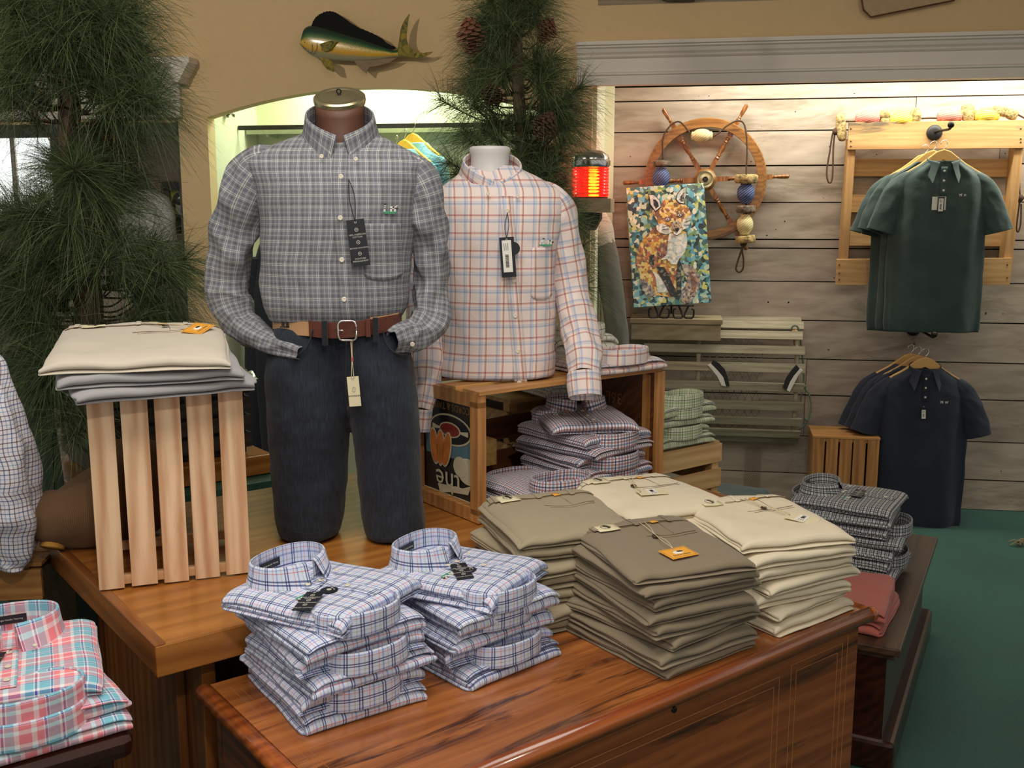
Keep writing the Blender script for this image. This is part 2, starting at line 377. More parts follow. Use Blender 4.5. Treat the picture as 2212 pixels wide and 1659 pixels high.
# ---------------- cloth builders ----------------
class Fold:
    """a folded garment: one strip laid back and forth along x, extruded along y; sits on z=0 in its own frame"""
    def __init__(s,L=.34,Wd=.25,layers=3,t=.010,gap=.0012,seed=0,amp=.0022,taper=.0,droop=0,endcurl=.0):
        s.L,s.W,s.n,s.t,s.gap,s.seed,s.amp,s.taper,s.droop=L,Wd,layers,t,gap,seed,amp,taper,droop
        s.H=layers*t+(layers-1)*gap
        rnd=random.Random(seed); s.off=[rnd.uniform(-.007,.007) for _ in range(12)]; s.sk=rnd.uniform(-.02,.02)
        # centre path; start so that the top layer ends at -x (open end) for even, +... handled by dir0
        r=(t+gap)/2; pts=[]; d=1 if layers%2==0 else -1
        x0=-L/2*d
        for k in range(layers):
            z=t/2+k*(t+gap); a=-d*(L/2-(r+t/2)); b=d*(L/2-(r+t/2))
            if k==0: a=-d*(L/2-.001)+s.off[0]
            if k==layers-1: b=d*(L/2-.001)+s.off[1]
            N=16
            for i in range(N+1): pts.append((a+(b-a)*i/N,z,k))
            if k<layers-1:
                for i in range(1,6):
                    th=-PI/2+PI*i/6; pts.append((b+d*r*math.cos(th)*(1+t/r*0.0),z+r+r*math.sin(th),k+.5))
            d=-d
        s.path=pts
    def dz(s,x,y,lay=1.0):
        q=s.seed*3.7
        a=nz(x*7+q,y*7,q)*s.amp*1.6+nz(x*19+q,y*15,q+5)*s.amp*.6
        rdg=1-abs(nz(x*6+y*9+q,y*5-x*4,q+9))*2; a+=max(0,rdg-.55)*s.amp*1.1
        e=max(0,abs(x)/(s.L/2)-.72)/.28; g=max(0,abs(y)/(s.W/2)-.72)/.28
        a-= (e*e+g*g)*s.droop
        return a
    def top(s,x,y): return s.H*s.pf(y)+s.dz(x,y)
    def pf(s,y):
        g=max(0,abs(y)/(s.W/2)-.80)/.20; return 1-.22*g*g
    def mesh(s,name,mat,parent,M=None,nY=22,uo=0):
        P_=s.path; n=len(P_); left=[];right=[];al=[0]
        for i,(x,z,k) in enumerate(P_):
            a=P_[max(i-1,0)];b=P_[min(i+1,n-1)]; dx,dz_=b[0]-a[0],b[1]-a[1]; l=math.hypot(dx,dz_) or 1
            nx,nz_=-dz_/l,dx/l
            e=s.t/2*(.55 if i in(0,n-1) else 1)
            left.append((x+nx*e,z+nz_*e,k)); right.append((x-nx*e,z-nz_*e,k))
            if i: al.append(al[-1]+math.hypot(x-P_[i-1][0],z-P_[i-1][1]))
        loop=left+right[::-1]; L_=al+al[::-1]; m=len(loop); mb=MB(); vs=[];fs=[];uv=[]
        q=s.seed*1.3
        for j in range(nY+1):
            g=-1+2*j/nY; g=math.copysign(1-(1-abs(g))**1.25,g); y=g*s.W/2
            for i,(x,z,k) in enumerate(loop):
                zz=z*s.pf(y)+s.dz(x,y)*min(1,.25+z/s.H)+nz(k*2.1+q,g*2,x*4)*.005*g*g*(1 if 0<k<s.n-1 else .4)
                yy=y*(1+s.taper*x/s.L)+s.off[2+int(k*2)%8]*.8*g*g*math.copysign(1,g)+nz(x*9,k*3+q,g)*.004*abs(g)
                xx=x+nz(y*8,k*2.3+q,1)*.0035*abs(x)/(s.L/2)+s.sk*y*0
                vs.append((xx,yy,max(zz,.0004)))
        for j in range(nY):
            for i in range(m):
                a=j*m+i;b=j*m+(i+1)%m; fs.append((a,b,b+m,a+m))
                y0=(-1+2*j/nY)*s.W/2;y1=(-1+2*(j+1)/nY)*s.W/2
                u0=L_[i]+uo;u1=L_[(i+1)%m]+uo
                uv.append([(y0,u0),(y0,u1),(y1,u1),(y1,u0)])
        for j,fl in((0,1),(nY,0)):
            for i in range(n-1):
                a=j*m+i;b=j*m+i+1;c=j*m+(m-1-(i+1));d=j*m+(m-1-i)
                f=(a,d,c,b) if not fl else (a,b,c,d)
                f=f[::-1]; fs.append(f)
                ids={a:al[i],b:al[i+1],c:al[i+1],d:al[i]}
                uv.append([(0 if v_ in(a,b) else s.t,ids[v_]) for v_ in f])
        mb.add(vs,fs,uv); o=mb.build(name,mat,parent,M,smooth=True,sub=1); return o
    def patch(s,name,mat,parent,cx,cy,w_,h_,rot=0,off=.0012,thick=.0008,n=6,poly=None,lift=0):
        mb=MB(); c,si=math.cos(rot),math.sin(rot)
        def fn(u,v):
            a,b=(u-.5)*w_,(v-.5)*h_; x=cx+a*c-b*si;y=cy+a*si+b*c
            return (x,y,s.top(x,y)+off+lift*v)
        mb.grid(fn,n,n,lambda u,v:(cy+(u-.5)*w_*si+(v-.5)*h_*c+.011,cx+(u-.5)*w_*c-(v-.5)*h_*si)); o=mb.build(name,mat,parent,smooth=True); m=o.modifiers.new('solid','SOLIDIFY'); m.thickness=thick; m.offset=1
        return o
    def line(s,name,mat,parent,pts,r=.0007,off=.0008,n=10):
        q=[]
        for i in range(len(pts)-1):
            for k in range(n):
                t=k/n; x=pts[i][0]*(1-t)+pts[i+1][0]*t;y=pts[i][1]*(1-t)+pts[i+1][1]*t; q.append((x,y,s.top(x,y)+off))
        x,y=pts[-1]; q.append((x,y,s.top(x,y)+off))
        mb=MB(); mb.tube(q,r,5); return mb.build(name,mat,parent,smooth=True)
    def frame(s,x,y,rot=0,off=.002):
        z=s.top(x,y); e=.015
        zx=(s.top(x+e,y)-s.top(x-e,y))/(2*e); zy=(s.top(x,y+e)-s.top(x,y-e))/(2*e)
        nrm=Vector((-zx,-zy,1)).normalized(); xa=(Vector((1,0,zx))).normalized(); ya=nrm.cross(xa)
        return Matrix(((xa.x,ya.x,nrm.x,x),(xa.y,ya.y,nrm.y,y),(xa.z,ya.z,nrm.z,z+off),(0,0,0,1)))@rz(rot)

def collar(name,mat,parent,M,rx_=.08,ry_=.055,h=.038,Lb=.040,Lf=.072,gap=.10,flare=.010,tilt=0,pt=.012,n=44,open_=.0,thick=.0016,seed=0,sq=2.3,inner=True,fr=.18,tipk=4):
    """shirt collar: stand + folded-down leaf ending in two points; opening towards -y"""
    mb=MB()
    def ring(t):
        a=t*(PI-gap); sx=math.sin(a);cy=math.cos(a)
        k=1.0/((abs(sx)**sq+abs(cy)**sq)**(1/sq))
        return Vector((rx_*sx*k,ry_*cy*k,0)),Vector((sx/rx_,cy/ry_,0)).normalized()
    cs=[0,.25,.5,.8,.95,1.0,1.05,1.2,1.5,1.8,2.1,2.4]  # 0..1 stand up, 1..2.4 leaf down
    def fn(u,v):
        t=-1+2*u; p,nr=ring(t); x=v*(len(cs)-1); i=min(int(x),len(cs)-2); s_=cs[i]+(cs[i+1]-cs[i])*(x-i)
        hh=h*(1-fr*abs(t)**2.4)
        tz=-tilt*p.y*0
        if s_<=1: q=p+nr*(-.0015)*s_+Vector((0,0,hh*s_))
        else:
            f=(s_-1)/1.4; Lk=Lb+(Lf-Lb)*abs(t)**tipk
            q=p+nr*(.0022+flare*f*f+.001*math.sin(f*3))+Vector((0,0,hh-Lk*f+ .0012*math.sin(min(1,f*6)*PI)))
            w_=max(0,abs(t)-.62)/.38
            q+=Vector((math.copysign(pt*1.1*w_*w_*f,p.x),-pt*w_*w_*f*1.6,0))
        q+=nr*nz(t*3+seed,s_,seed)*.0018
        return q
    per=PI*(rx_+ry_)
    mb.grid(fn,n,len(cs)-1,lambda u,v:(u*per,v*.1))
    o=mb.build(name,mat,parent,M,smooth=True); m=o.modifiers.new('solid','SOLIDIFY'); m.thickness=thick; m.offset=0
    m=o.modifiers.new('sub','SUBSURF'); m.levels=1; m.render_levels=1
    return o
def button(parent,M,r=.0055,mat=None,name='button'):
    mb=MB(); mb.lathe([(.0001,0),(r,0),(r*1.03,.0008),(r*.9,.0022),(r*.6,.0016),(.0001,.0015)],14,M=M)
    return mb.build(name,mat or m_pearl,parent,smooth=True)
def emblem(parent,M,s=1.0,colour=True):
    """two small embroidered dogs on a strip of grass"""
    mb=MB()
    def bx_(x,y,a,b,ang=0): mb.box(0,0,.0004,a*s,b*s,.0008,M=M@tr(x*s,y*s,0)@rz(ang))
    for dx,f in((-.011,1),(.011,-1)):
        bx_(dx,.0075,.012,.0052)
        for lx in(-.005,-.0025,.003,.0052): bx_(dx+lx*f,.003,.0018,.007)
        bx_(dx+.0055*f,.0115,.0032,.006,-.3*f) if f>0 else bx_(dx+.0075,.006,.006,.004,-.5)
        bx_(dx-.0075*f,.0105,.0014,.005,.6*f)
    b=mb.build('embroidered_dogs',m_thread_w,parent)
    mb=MB(); mb.box(-.0055*s,.0145*s,.0006,.0045*s,.0035*s,.0012,M=M); mb.box(.0195*s,.0055*s,.0006,.005*s,.004*s,.0012,M=M); mb.box(.012*s,.0085*s,.0006,.004*s,.003*s,.0012,M=M); mb.build('embroidered_patches',m_thread_b,parent)
    if colour:
        mb=MB(); mb.box(0,-.0015*s,.0003,.036*s,.0035*s,.0008,M=M); mb.box(.004*s,-.004*s,.0003,.022*s,.002*s,.0008,M=M); mb.build('embroidered_grass',m_thread_g,parent)
def hangtag(parent,M,w_=.032,h_=.082,mat=None,lines=(),kind='navy',name='hang_tag'):
    """card tag in its own xy plane, hanging point at its top centre"""
    mb=MB(); mb.box(0,-h_/2,0,w_,h_,.0014,M=M); o=mb.build(name,mat or m_cardnavy,parent,bevel=.0004)
    mb=MB(); mb.lathe([(.0016,0),(.0026,0),(.0026,.0004),(.0016,.0004),(.0016,0)],12,M=M@tr(0,-.006,.0009)); mb.build('eyelet',m_print,o)
    for (y,s_,sz) in lines:
        text('printed_words',s_,sz,m_print,o,M@tr(0,y,.0009),1.0)
    if kind=='navy':
        mb=MB()
        for y in (-.018,-.040,-.060):
            mb.lathe([(.0032,0),(.0042,0),(.0042,.0003),(.0032,.0003),(.0032,0)],18,M=M@tr(0,y*h_/.082,.0008)); mb.box(0,y*h_/.082,.001,.003,.0016,.0003,M=M)
        mb.build('printed_icons',m_print,o)
    return o
def barcode(parent,M,w_=.02,h_=.05):
    mb=MB(); mb.box(0,-h_/2,.0012,w_,h_,.0006,M=M); o=mb.build('price_sticker',m_white,parent)
    mb=MB(); rnd=random.Random(3)
    y=-h_*.45
    while y>-h_*.85: 
        t=rnd.choice((.0006,.001,.0016)); mb.box(-.001,y,.0017,w_*.36,t,.0002,M=M); y-=t+rnd.choice((.0006,.0012))
    for k in range(3): mb.box(w_*(-.28+.2*k),-h_*.2,.0017,.0012,h_*.22,.0002,M=M)
    mb.build('printed_bars',m_printdark,parent)
    return o
ORD=['topmost','second from the top','third from the top','fourth from the top','fifth from the top','sixth from the top','seventh from the top','eighth from the top','ninth from the top']
def ordlab(i,n):
    return 'lowest' if i==n-1 else ORD[i]

def shirt_item(name_label,mat,M,seed,L=.33,Wd=.25,t=.0105,top=False,group=None,col=True,ch=.042,tags=True,hide_collar=False,tagkw=None,label_col=True,layers=3,amp=.0026,crx=.082,cry=.052):
    root=thing('folded_shirt',name_label,'folded shirt',M,group)
    f=Fold(L,Wd,layers,t,.0012,seed,amp,droop=.006 if top else .003)
    f.mesh('folded_body',mat,root)
    # local: neck at -x.  collar function opens to -y, so turn it: back of collar to -x, opening to +x
    if col:
        cx=-L/2+cry*.92+(.016 if top else 0); zc=f.H-.006
        Mc=tr(cx,0,zc)@rz(PI/2)@rx(R(-3))
        co=collar('collar',mat,root,Mc,crx,cry,ch,ch*1.02,.074 if top else .045,.12 if top else .0,.012 if top else .003,seed=seed,pt=.016 if top else .0)
        if top:
            lb=MB(); lb.box(0,0,0,.055,.0012,.016,M=Mc@tr(0,cry-.006,ch*.45)); l_=lb.build('neck_label',m_cardnavy,root)
            text('printed_words','Single Needle Tailoring',.0045,m_print,l_,Mc@tr(0,cry-.0075,ch*.45)@rx(PI/2))
    if top:
        x0=cx+cry+.012
        f.patch('placket',mat,root,(x0+L/2-.02)/2+.0,0,L/2-.02-x0,.030,0,off=.0010,thick=.001,n=10)
        for k in range(3):
            x=x0+.012+k*.062
            if x<L/2-.03: button(root,f.frame(x,0,0,.003))
        for sgn in(-1,1): button(root,f.frame(cx+cry+.028,sgn*.042,0,.010),.0045)
        emblem(root,f.frame(x0+.03,-.072,-PI/2,.0015),1.0)
        if tags:
            kw=tagkw or {}
            a=kw.get('a',R(-100)); px_,py_=kw.get('p',(x0+.02,-.0))
            Mt=f.frame(px_,py_,a,.0085)@rx(R(kw.get('tip',2)))
            hangtag(root,Mt,.034,.078,lines=[(-.026,'100% AMERICAN',.0048),(-.031,'COTTON',.0048),(-.048,'BEYOND NON-IRON',.0042),(-.069,'CHILLED COTTON',.0042)])
            mb=MB(); p0=f.frame(x0+.012,0)@Vector((0,0,.004)); p1=Mt@Vector((0,-.005,.003)); mid=(p0+p1)/2+Vector((.01,.015,.006))
            mb.tube(catmull([p0,mid,p1],6),.0006,5); mb.build('tag_cord',m_cord,root,smooth=True)
            # round size sticker
            Ms=f.frame(x0+.055,-.030,0,.0022); mb=MB(); mb.lathe([(.0001,0),(.0165,0),(.0165,.0007),(.0001,.0007)],28,M=Ms); so=mb.build('round_size_disc',m_cardnavy,root)
            mb=MB(); mb.lathe([(.0001,.0008),(.0045,.0008),(.0045,.0016),(.0001,.0016)],14,M=Ms); mb.tube([Ms@Vector((.006*math.cos(a_)*1.6,.006*math.sin(a_)*1.6,.001)) for a_ in [R(20+q*12) for q in range(8)]],.0009,4); mb.build('disc_print',m_print,so)
    return root,f
def pants_item(lab,mat,M,seed,L=.34,Wd=.30,t=.0125,top=False,group=None,layers=3,tagk=None,patchcol=None,amp=.0048):
    root=thing('folded_trousers',lab,'folded trousers',M,group)
    t=t*2/3; f=Fold(L,Wd,layers,t,.0012,seed,amp,droop=.008 if top else .004)
    f.mesh('folded_cloth',mat,root)
    if top:
        xw=-L/2+.058
        f.line('waistband_seam',m_stitch,root,[(xw,-Wd*.47),(xw+.004,-.05),(xw+.004,.06),(xw,Wd*.47)],.0011,.0006)
        f.patch('waistband',mat,root,-L/2+.036,0,.042,Wd*.90,0,.0012,.0016,14)
        for y in (-Wd*.40,-.01,Wd*.26):
            f.patch('belt_loop',mat,root,-L/2+.044,y,.050,.011,0,.0032,.0015,4)
        f.line('pocket_welt',m_stitch,root,[(xw+.075,Wd*.36),(xw+.082,Wd*.16),(xw+.075,-.02)],.0008,.0006)
        f.line('pocket_welt',m_stitch,root,[(xw+.087,Wd*.35),(xw+.094,Wd*.16),(xw+.088,-.01)],.0006,.0006)
        f.line('dart_seam',m_stitch,root,[(xw+.004,Wd*.15),(xw+.075,Wd*.17)],.0005,.0005)
        # paper patch by the waist
        f.patch('paper_patch',patchcol or m_cream_card,root,-L/2+.056,Wd*.30*(-1),.046,.052,R(6),.0040,.0008,4)
        Mp=f.frame(-L/2+.056,-Wd*.30,R(90),.0062)
        mb=MB(); mb.lathe([(.0105,0),(.0115,0),(.0115,.0003),(.0105,.0003),(.0105,0)],24,M=Mp)
        mb.prism([(-.005,.008),(.002,.009),(.006,.003),(.008,-.006),(.004,-.009),(.003,-.003),(0,.003),(-.004,.005)],0,.0005,M=Mp); mb.build('bird_head_print',m_printdark,root)
        f.patch('yellow_tab',m_orange_card,root,xw+.004,Wd*.12,.016,.018,R(10),.0030,.0008,3)
        if tagk:
            col_,p,a,ln=tagk
            Mt=f.frame(p[0],p[1],a,.006)@rx(R(3))
            if col_=='orange':
                h=hangtag(root,Mt,.066,.05,m_orange_card,kind='o')
                mb=MB(); mb.ball((0,-.024,.001),.0135,M=Mt@Matrix.Diagonal((1,.62,.12,1))@tr(0,-.014,0)); mb.build('oval_emblem',m_white,h)
                mb=MB(); mb.ball((.004,-.024,.002),.0095,M=Mt@Matrix.Diagonal((1,.5,.2,1))@tr(0,-.020,0)); mb.build('oval_emblem_dark',m_printdark,h)
                text('printed_words','DUCK HEAD',.0075,m_stitch,h,Mt@tr(0,-.037,.0009))
                mb=MB(); [mb.box(0,yy,.0009,.060,.0005,.0003,M=Mt) for yy in(-.004,-.046)]; [mb.box(xx,-.025,.0009,.0005,.042,.0003,M=Mt) for xx in(-.030,.030)]; mb.build('tag_border',m_stitch,h)
            else:
                h=hangtag(root,Mt,.040,.072,m_cream_card,kind='o'); barcode(h,Mt@tr(0,-.036,0)@rz(PI/2)@tr(0,.018,0),.024,.036)
            p0=f.frame(xw,Wd*.02)@Vector((0,0,.003)); bt=f.frame((xw+p[0])/2+.004,(p[1])*.5,0,.004); p1=bt@Vector((0,0,.003)); p2=Mt@Vector((0,-.006,.003))
            mb=MB()
            for e in(-.006,.006): mb.tube(catmull([p0+Vector((0,e,0)),(p0+p1)/2+Vector((0,e*.7,.002)),p1,(p1+p2)/2+Vector((.0,e*.8,.002)),p2],5),.0008,5)
            mb.build('tag_string',m_string,root,smooth=True)
            button(root,bt,.008,m_darkbtn)
    return root,f
def stack(items,x,y,z,rot,frameM,gap=.0003,jitter=.009,jr=3.0,rots=None,tiltx=0,tilty=0,seed=0):
    """items: list bottom->top of (fn,kwargs,flip); places each at rising z"""
    rnd=random.Random(seed); zz=z
    for i,(fn,kw,flip,dx,hh) in enumerate(items):
        a=rot+(PI if flip else 0)+R(rnd.uniform(-jr,jr))+(rots[i] if rots else 0)
        M=frameM@tr(x+rnd.uniform(-jitter,jitter),y+rnd.uniform(-jitter,jitter),zz)@ry(tilty)@rx(tiltx)@rz(a)@tr(dx,0,0)
        kw=dict(kw); kw['M']=M; kw['seed']=seed*11+i+1
        _,f=fn(**kw); zz+=(hh if hh else f.H)+gap
    return zz
def shirt_stack(n,labelf,mat,x,y,z,rot,frameM,seed,pattern=None,L=.33,Wd=.25,top=True,rots=None,group=None,t=.0098,topkw=None,dx=.012,toprot=0,ch=.042,lastflip=None,tiltx=0,tilty=0,jr=5):
    items=[]
    for i in range(n):
        last=(i==n-1)
        flip=(pattern[i] if pattern else (i%2==1))
        kw=dict(name_label=labelf(n-1-i,n),mat=mat,group=group,L=L,Wd=Wd,t=t,top=(last and top),ch=ch)
        if last and topkw: kw.update(topkw)
        items.append((shirt_item,kw,flip,-dx,None))
    rr=rots or [0]*n
    if toprot: rr=list(rr); rr[-1]+=toprot
    return stack(items,x,y,z,rot,frameM,seed=seed,rots=rr,tiltx=tiltx,tilty=tilty,jr=jr)
def pants_stack(n,labelf,mat,x,y,z,rot,frameM,seed,L=.34,Wd=.30,t=.0122,r0=0,r1=0,group=None,tagk=None,tiltx=0,tilty=0,top=True,topkw=None):
    items=[]
    for i in range(n):
        kw=dict(lab=labelf(n-1-i,n),mat=mat,group=group,L=L,Wd=Wd,t=t,top=(i==n-1 and top),tagk=tagk if i==n-1 else None)
        items.append((pants_item,kw,False,0,None))
    rr=[r0+(r1-r0)*(i/(max(1,n-1)))**1.3 for i in range(n)]
    return stack(items,x,y,z,rot,frameM,seed=seed,rots=rr,tiltx=tiltx,tilty=tilty,jr=5)
# ================= ROOM =================
D=.60                                   # depth of the recesses behind the tan wall
def wpt(s,d,z): return WF@Vector((s,-d,z))
mb=MB(); mb.box(0,2.5,-.05,12,9,.1); struct(mb.build('floor',m_carpet))
mb=MB(); mb.box(0,2.5,3.05,12,9,.1); struct(mb.build('ceiling',plain('ceiling_white',(.6,.57,.52),.9)))
# tan wall with arched niche, header opening, left opening
NL=onW(447,252,D).x; NR=-2.24; HL=-2.02; LO=onW(392,400,D).x
zH0=onW(1280,186,D).z; zArch0=1.945; zArch1=2.068
arch=[(NL+(NR-NL)*i/24, zArch0+(zArch1-zArch0)*(1-(2*i/24-1)**2)) for i in range(25)]
zC=onW(390,255,D).z
TOP=3.0
def wallpiece(name,poly,t=.10):
    mb=MB(); mb.prism(poly,0,t,M=WF@Matrix(((1,0,0,0),(0,0,1,-D),(0,1,0,0),(0,0,0,1)))); return mb
wb=MB()
Mw=WF@Matrix(((1,0,0,0),(0,0,1,-D),(0,1,0,0),(0,0,0,1)))
wb.prism([(LO,0),(NL,0),(NL,zArch0),(NL,TOP),(LO,TOP)][::1],0,.08,M=Mw)
for i in range(24):
    (a,za),(b,zb)=arch[i],arch[i+1]; wb.prism([(a,za),(b,zb),(b,TOP),(a,TOP)],0,.08,M=Mw)
wb.prism([(NR,0),(HL,0),(HL,TOP),(NR,TOP)],0,.08,M=Mw)
wb.prism([(HL,zH0+.02),(1.2,zH0+.02),(1.2,TOP),(HL,TOP)],0,.08,M=Mw)
wb.prism([(-6.2,zC-.02),(LO,zC-.02),(LO,TOP),(-6.2,TOP)],0,.08,M=Mw)
struct(wb.build('wall_back',m_tan))
# niche inside
nb=MB()
nb.box((NL+NR)/2,.04,1.5,NR-NL+.3,.08,3,M=WF)                    # back
nb.box(NL-.04,-(D-.08)/2-.0,1.5,.08,D-.08,3,M=WF)
nb.box(NR+.04,-(D-.08)/2,1.5,.08,D-.08,3,M=WF)
nb.box((NL+NR)/2,-D/2+.04,2.42,NR-NL,D-.10,.04,M=WF)
struct(nb.build('wall_niche',m_niche))
area('niche_strip_light',WF@Vector(((NL+NR)/2,-.22,2.36)),(0,0,R(-9)),1.5,.22,20,(.88,1,.80))
# cream post between niche and plank bay
mb=MB(); mb.box(HL+.008,-(D-.05)/2,1.2,.02,D-.05,2.4,M=WF); mb.box(HL+.03,-.015,1.2,.07,.03,2.4,M=WF); struct(mb.build('trim_1',m_niche))
# plank wall
js=[183,215,283,358,437,517,536,607,690,773,850,938,1018,1104]
zs=[onW(1620,p,0).z for p in js]; zs[-1]=0.0
pb=MB(); rnd=random.Random(5)
for i in range(len(zs)-1):
    z1,z0=zs[i],zs[i+1]; x=HL+.02; cuts=[rnd.uniform(-1.6,-.2)] if i%2 else [ -2.6]
    if i in(9,10): cuts=[onW(1742,800,0).x]
    if i in (1,2,4,5): cuts=[-.9+.4*(i%3)] if i!=4 else [-9]
    xs=[x]+[c for c in cuts if c>x+.2]+[1.2]
    for k in range(len(xs)-1):
        pb.box((xs[k]+xs[k+1])/2,.012,(z0+z1)/2+.0,xs[k+1]-xs[k]-.003,.024,z1-z0-.006,M=WF,j=.0012)
pb.box(-.4,.012,zs[0]+.15,3.2,.024,.29,M=WF)
pw=struct(pb.build('wall_planks',m_plank))
nb_=MB()
for k in range(120):
    x=rnd.uniform(HL+.1,1.1); i=rnd.randrange(len(zs)-1); z=zs[i+1]+rnd.choice((.02,.05,.09))
    if z<zs[i]: nb_.lathe([(.0001,0),(rnd.uniform(.002,.005),0),(.0001,.0008)],7,M=WF@tr(x,-.0003,z)@rx(PI/2))
nb_.build('nail_hole',m_black,pw,M=pw.matrix_world.inverted())
mb=MB(); mb.box(-.4,.06,1.4,3.4,.04,2.8,M=WF); struct(mb.build('wall_backing',m_dark))
mb=MB(); mb.box(-.4,-.30,2.42,3.2,.60,.04,M=WF); struct(mb.build('trim_2',m_trim))
area('plank_strip_light',WF@Vector((-.30,-.33,2.30)),(R(14),0,R(-9)),2.6,.10,29,(.98,1,.88))
area('plank_strip_light',WF@Vector((.10,-.2,2.34)),(R(4),0,R(-9)),1.8,.08,8,(.98,1,.88))
# header moulding: profile swept along the wall
zT=onW(1235,96,D).z; z0=zH0
def sweep(name,prof,s0,s1,mat,ret=None):
    mb=MB(); n=len(prof)
    vs=[WF@Vector((s0,-D-d,z)) for d,z in prof]+[WF@Vector((s1,-D-d,z)) for d,z in prof]
    fs=[(i,(i+1)%n,n+(i+1)%n,n+i) for i in range(n)]+[tuple(range(n-1,-1,-1)),tuple(range(n,2*n))]
    mb.add(vs,fs); return mb.build(name,mat)
hh=zT-z0
P_=[(-.02,z0),(.022,z0),(.022,z0+.22*hh),(.030,z0+.24*hh),(.030,z0+.28*hh),(.018,z0+.31*hh),(.018,z0+.62*hh),(.026,z0+.64*hh),(.032,z0+.67*hh),(.026,z0+.70*hh),(.030,z0+.72*hh),(.040,z0+.76*hh),(.046,z0+.84*hh),(.058,z0+.87*hh),(.058,z0+.90*hh),(.072,z0+.92*hh),(.072,z0+hh),(-.02,z0+hh)]
struct(sweep('trim_3',P_,HL-.07,1.2,m_trim))
# left cornice over the side opening
cL=-6.2; cR=onW(392,200,D).x; ct=onW(335,130,D).z; cb=zC; ch_=ct-cb
P2=[(-.02,cb),(.03,cb),(.03,cb+.15*ch_),(.022,cb+.18*ch_),(.022,cb+.55*ch_),(.03,cb+.58*ch_),(.036,cb+.64*ch_),(.05,cb+.70*ch_),(.085,cb+.88*ch_),(.095,cb+.9*ch_),(.095,cb+ch_),(-.02,cb+ch_)]
P2=[(d*1.0,z) for d,z in P2]
o=sweep('trim_4',P2,cL,cR,m_trim); struct(o)
mb=MB(); mb.box(cR+.045,-D-.045,cb+.95*ch_,.09,.09,.10*ch_,M=WF); mb.prism([(0,0),(.03,.0),(.085,.33*ch_),(0,.33*ch_)],0,.09,M=WF@tr(cR,-D,cb+.57*ch_)@Matrix(((1,0,0,0),(0,0,-1,0),(0,1,0,0),(0,0,0,1)))); struct(mb.build('trim_5',m_trim))
# side room seen through the left opening
sb=MB(); sb.box(-5.2,.30,1.5,3.2,.06,3,M=WF); sb.box(LO+.03,-.13,1.5,.06,.86,3,M=WF); sb.box(-5.0,-.13,zC+.35,2.8,.86,.04,M=WF)
struct(sb.build('wall_side_room',plain('mauve_wall',S((178,164,150)),.8,var=.03)))
mb=MB(); mb.box(LO-.006,-D+.03,1.0,.012,.06,2*zC-1.95,M=WF); mb.box(LO-1.5,-D+.03,zC-.05,3,.06,.06,M=WF); struct(mb.build('trim_6',m_darkgreen))
# bright window in the side room
def emit(name,c,e): t=NT(name); t.col(c); return t.set(.5,emit=c,es=e)
wl=onW(-60,270,-.26); wr=onW(128,470,-.26)
mb=MB(); mb.box((wl.x+wr.x)/2,.265,(wl.z+wr.z)/2,wr.x-wl.x,.01,wl.z-wr.z,M=WF); wn=struct(mb.build('window_1',emit('daylit_glass',(.95,1,.97),1.5)))
mb=MB()
for k in range(3): mb.box(wl.x+(wr.x-wl.x)*k/2,.255,(wl.z+wr.z)/2,.03,.02,wl.z-wr.z,M=WF)
for z in (wl.z,wr.z): mb.box((wl.x+wr.x)/2,.255,z,wr.x-wl.x+.03,.02,.04,M=WF)
fr=mb.build('window_frame',m_trim); fr.parent=wn
# ================= TABLES AND CHESTS =================
tz=.70
t=thing('display_table','wooden display table with raised rim carrying both mannequins and the crates','table',TF)
TL,TW=1.64,.91
mb=MB(); mb.box(TL/2,TW/2,tz-.016,TL,TW,.030); mb.build('tabletop',m_table,t,bevel=.002)
mb=MB(); mb.box(TL/2,.010,tz-.034,TL,.022,.062); mb.box(TL/2,TW-.010,tz-.034,TL,.022,.058)
mb.build('apron',m_table,t,bevel=.002)
m_rim=wood('rim_maple',S((160,98,44)),S((112,62,26)),'Y',.8,.38,.25)
for x in(.010,TL-.01): mb=MB(); mb.box(x,TW/2,tz-.031,.022,TW,.064); mb.build('end_rim',m_rim,t,bevel=.003)
mb=MB(); mb.box(.115,.12,.325,.03,.15,.65); mb.box(.09,.08+.31,.30,.02,.50,.60); mb.build('leg_panel',m_tableleg,t,bevel=.003)
mb=MB(); mb.box(TL-.1,.5,.325,.05,.7,.65); mb.build('leg_panel',m_tableleg,t,bevel=.003)
mb=MB(); mb.box(TL/2,.75,.34,TL-.2,.03,.62); mb.build('back_panel',m_tableleg,t)

c=thing('cedar_chest','long glossy red cedar chest in the front holding blue shirts and trousers','chest',TF@tr(.085,-.575,0))
CL,CW,cz=1.345,.56,.60
mb=MB(); bw=CW/5
for k in range(5): mb.box(CL/2,bw*(k+.5),cz-.012,CL-.02,bw-.0004,.024)
mb.build('lid',m_cedar,c)
mb=MB()
def bead(p0,p1,r=.017):
    mb.tube([p0,p1],r,14)
bead((-.008,.0,cz-.012),(CL+.012,.0,cz-.012)); bead((-.004,-.004,cz-.012),(-.004,CW,cz-.012)); bead((CL+.006,-.004,cz-.012),(CL+.006,CW,cz-.012))
mb.ball((-.006,-.002,cz-.012),.0175); mb.ball((CL+.010,-.002,cz-.012),.0175)
mb.build('lid_moulding',wood('cedar_bead',S((190,104,48)),S((120,54,22)),'X',1,.22,.7),c,smooth=True)
mb=MB(); hz=(cz-.08)/5
for k in range(5): mb.box(CL/2,.022,.06+hz*(k+.5),CL-.03,.02,hz-.0004)
mb.build('front_panel',m_cedarf,c)
mb=MB()
for k in range(5): mb.box(.026,CW/2,.06+hz*(k+.5),.02,CW-.03,hz-.0004); mb.box(CL-.026,CW/2,.06+hz*(k+.5),.02,CW-.03,hz-.0004)
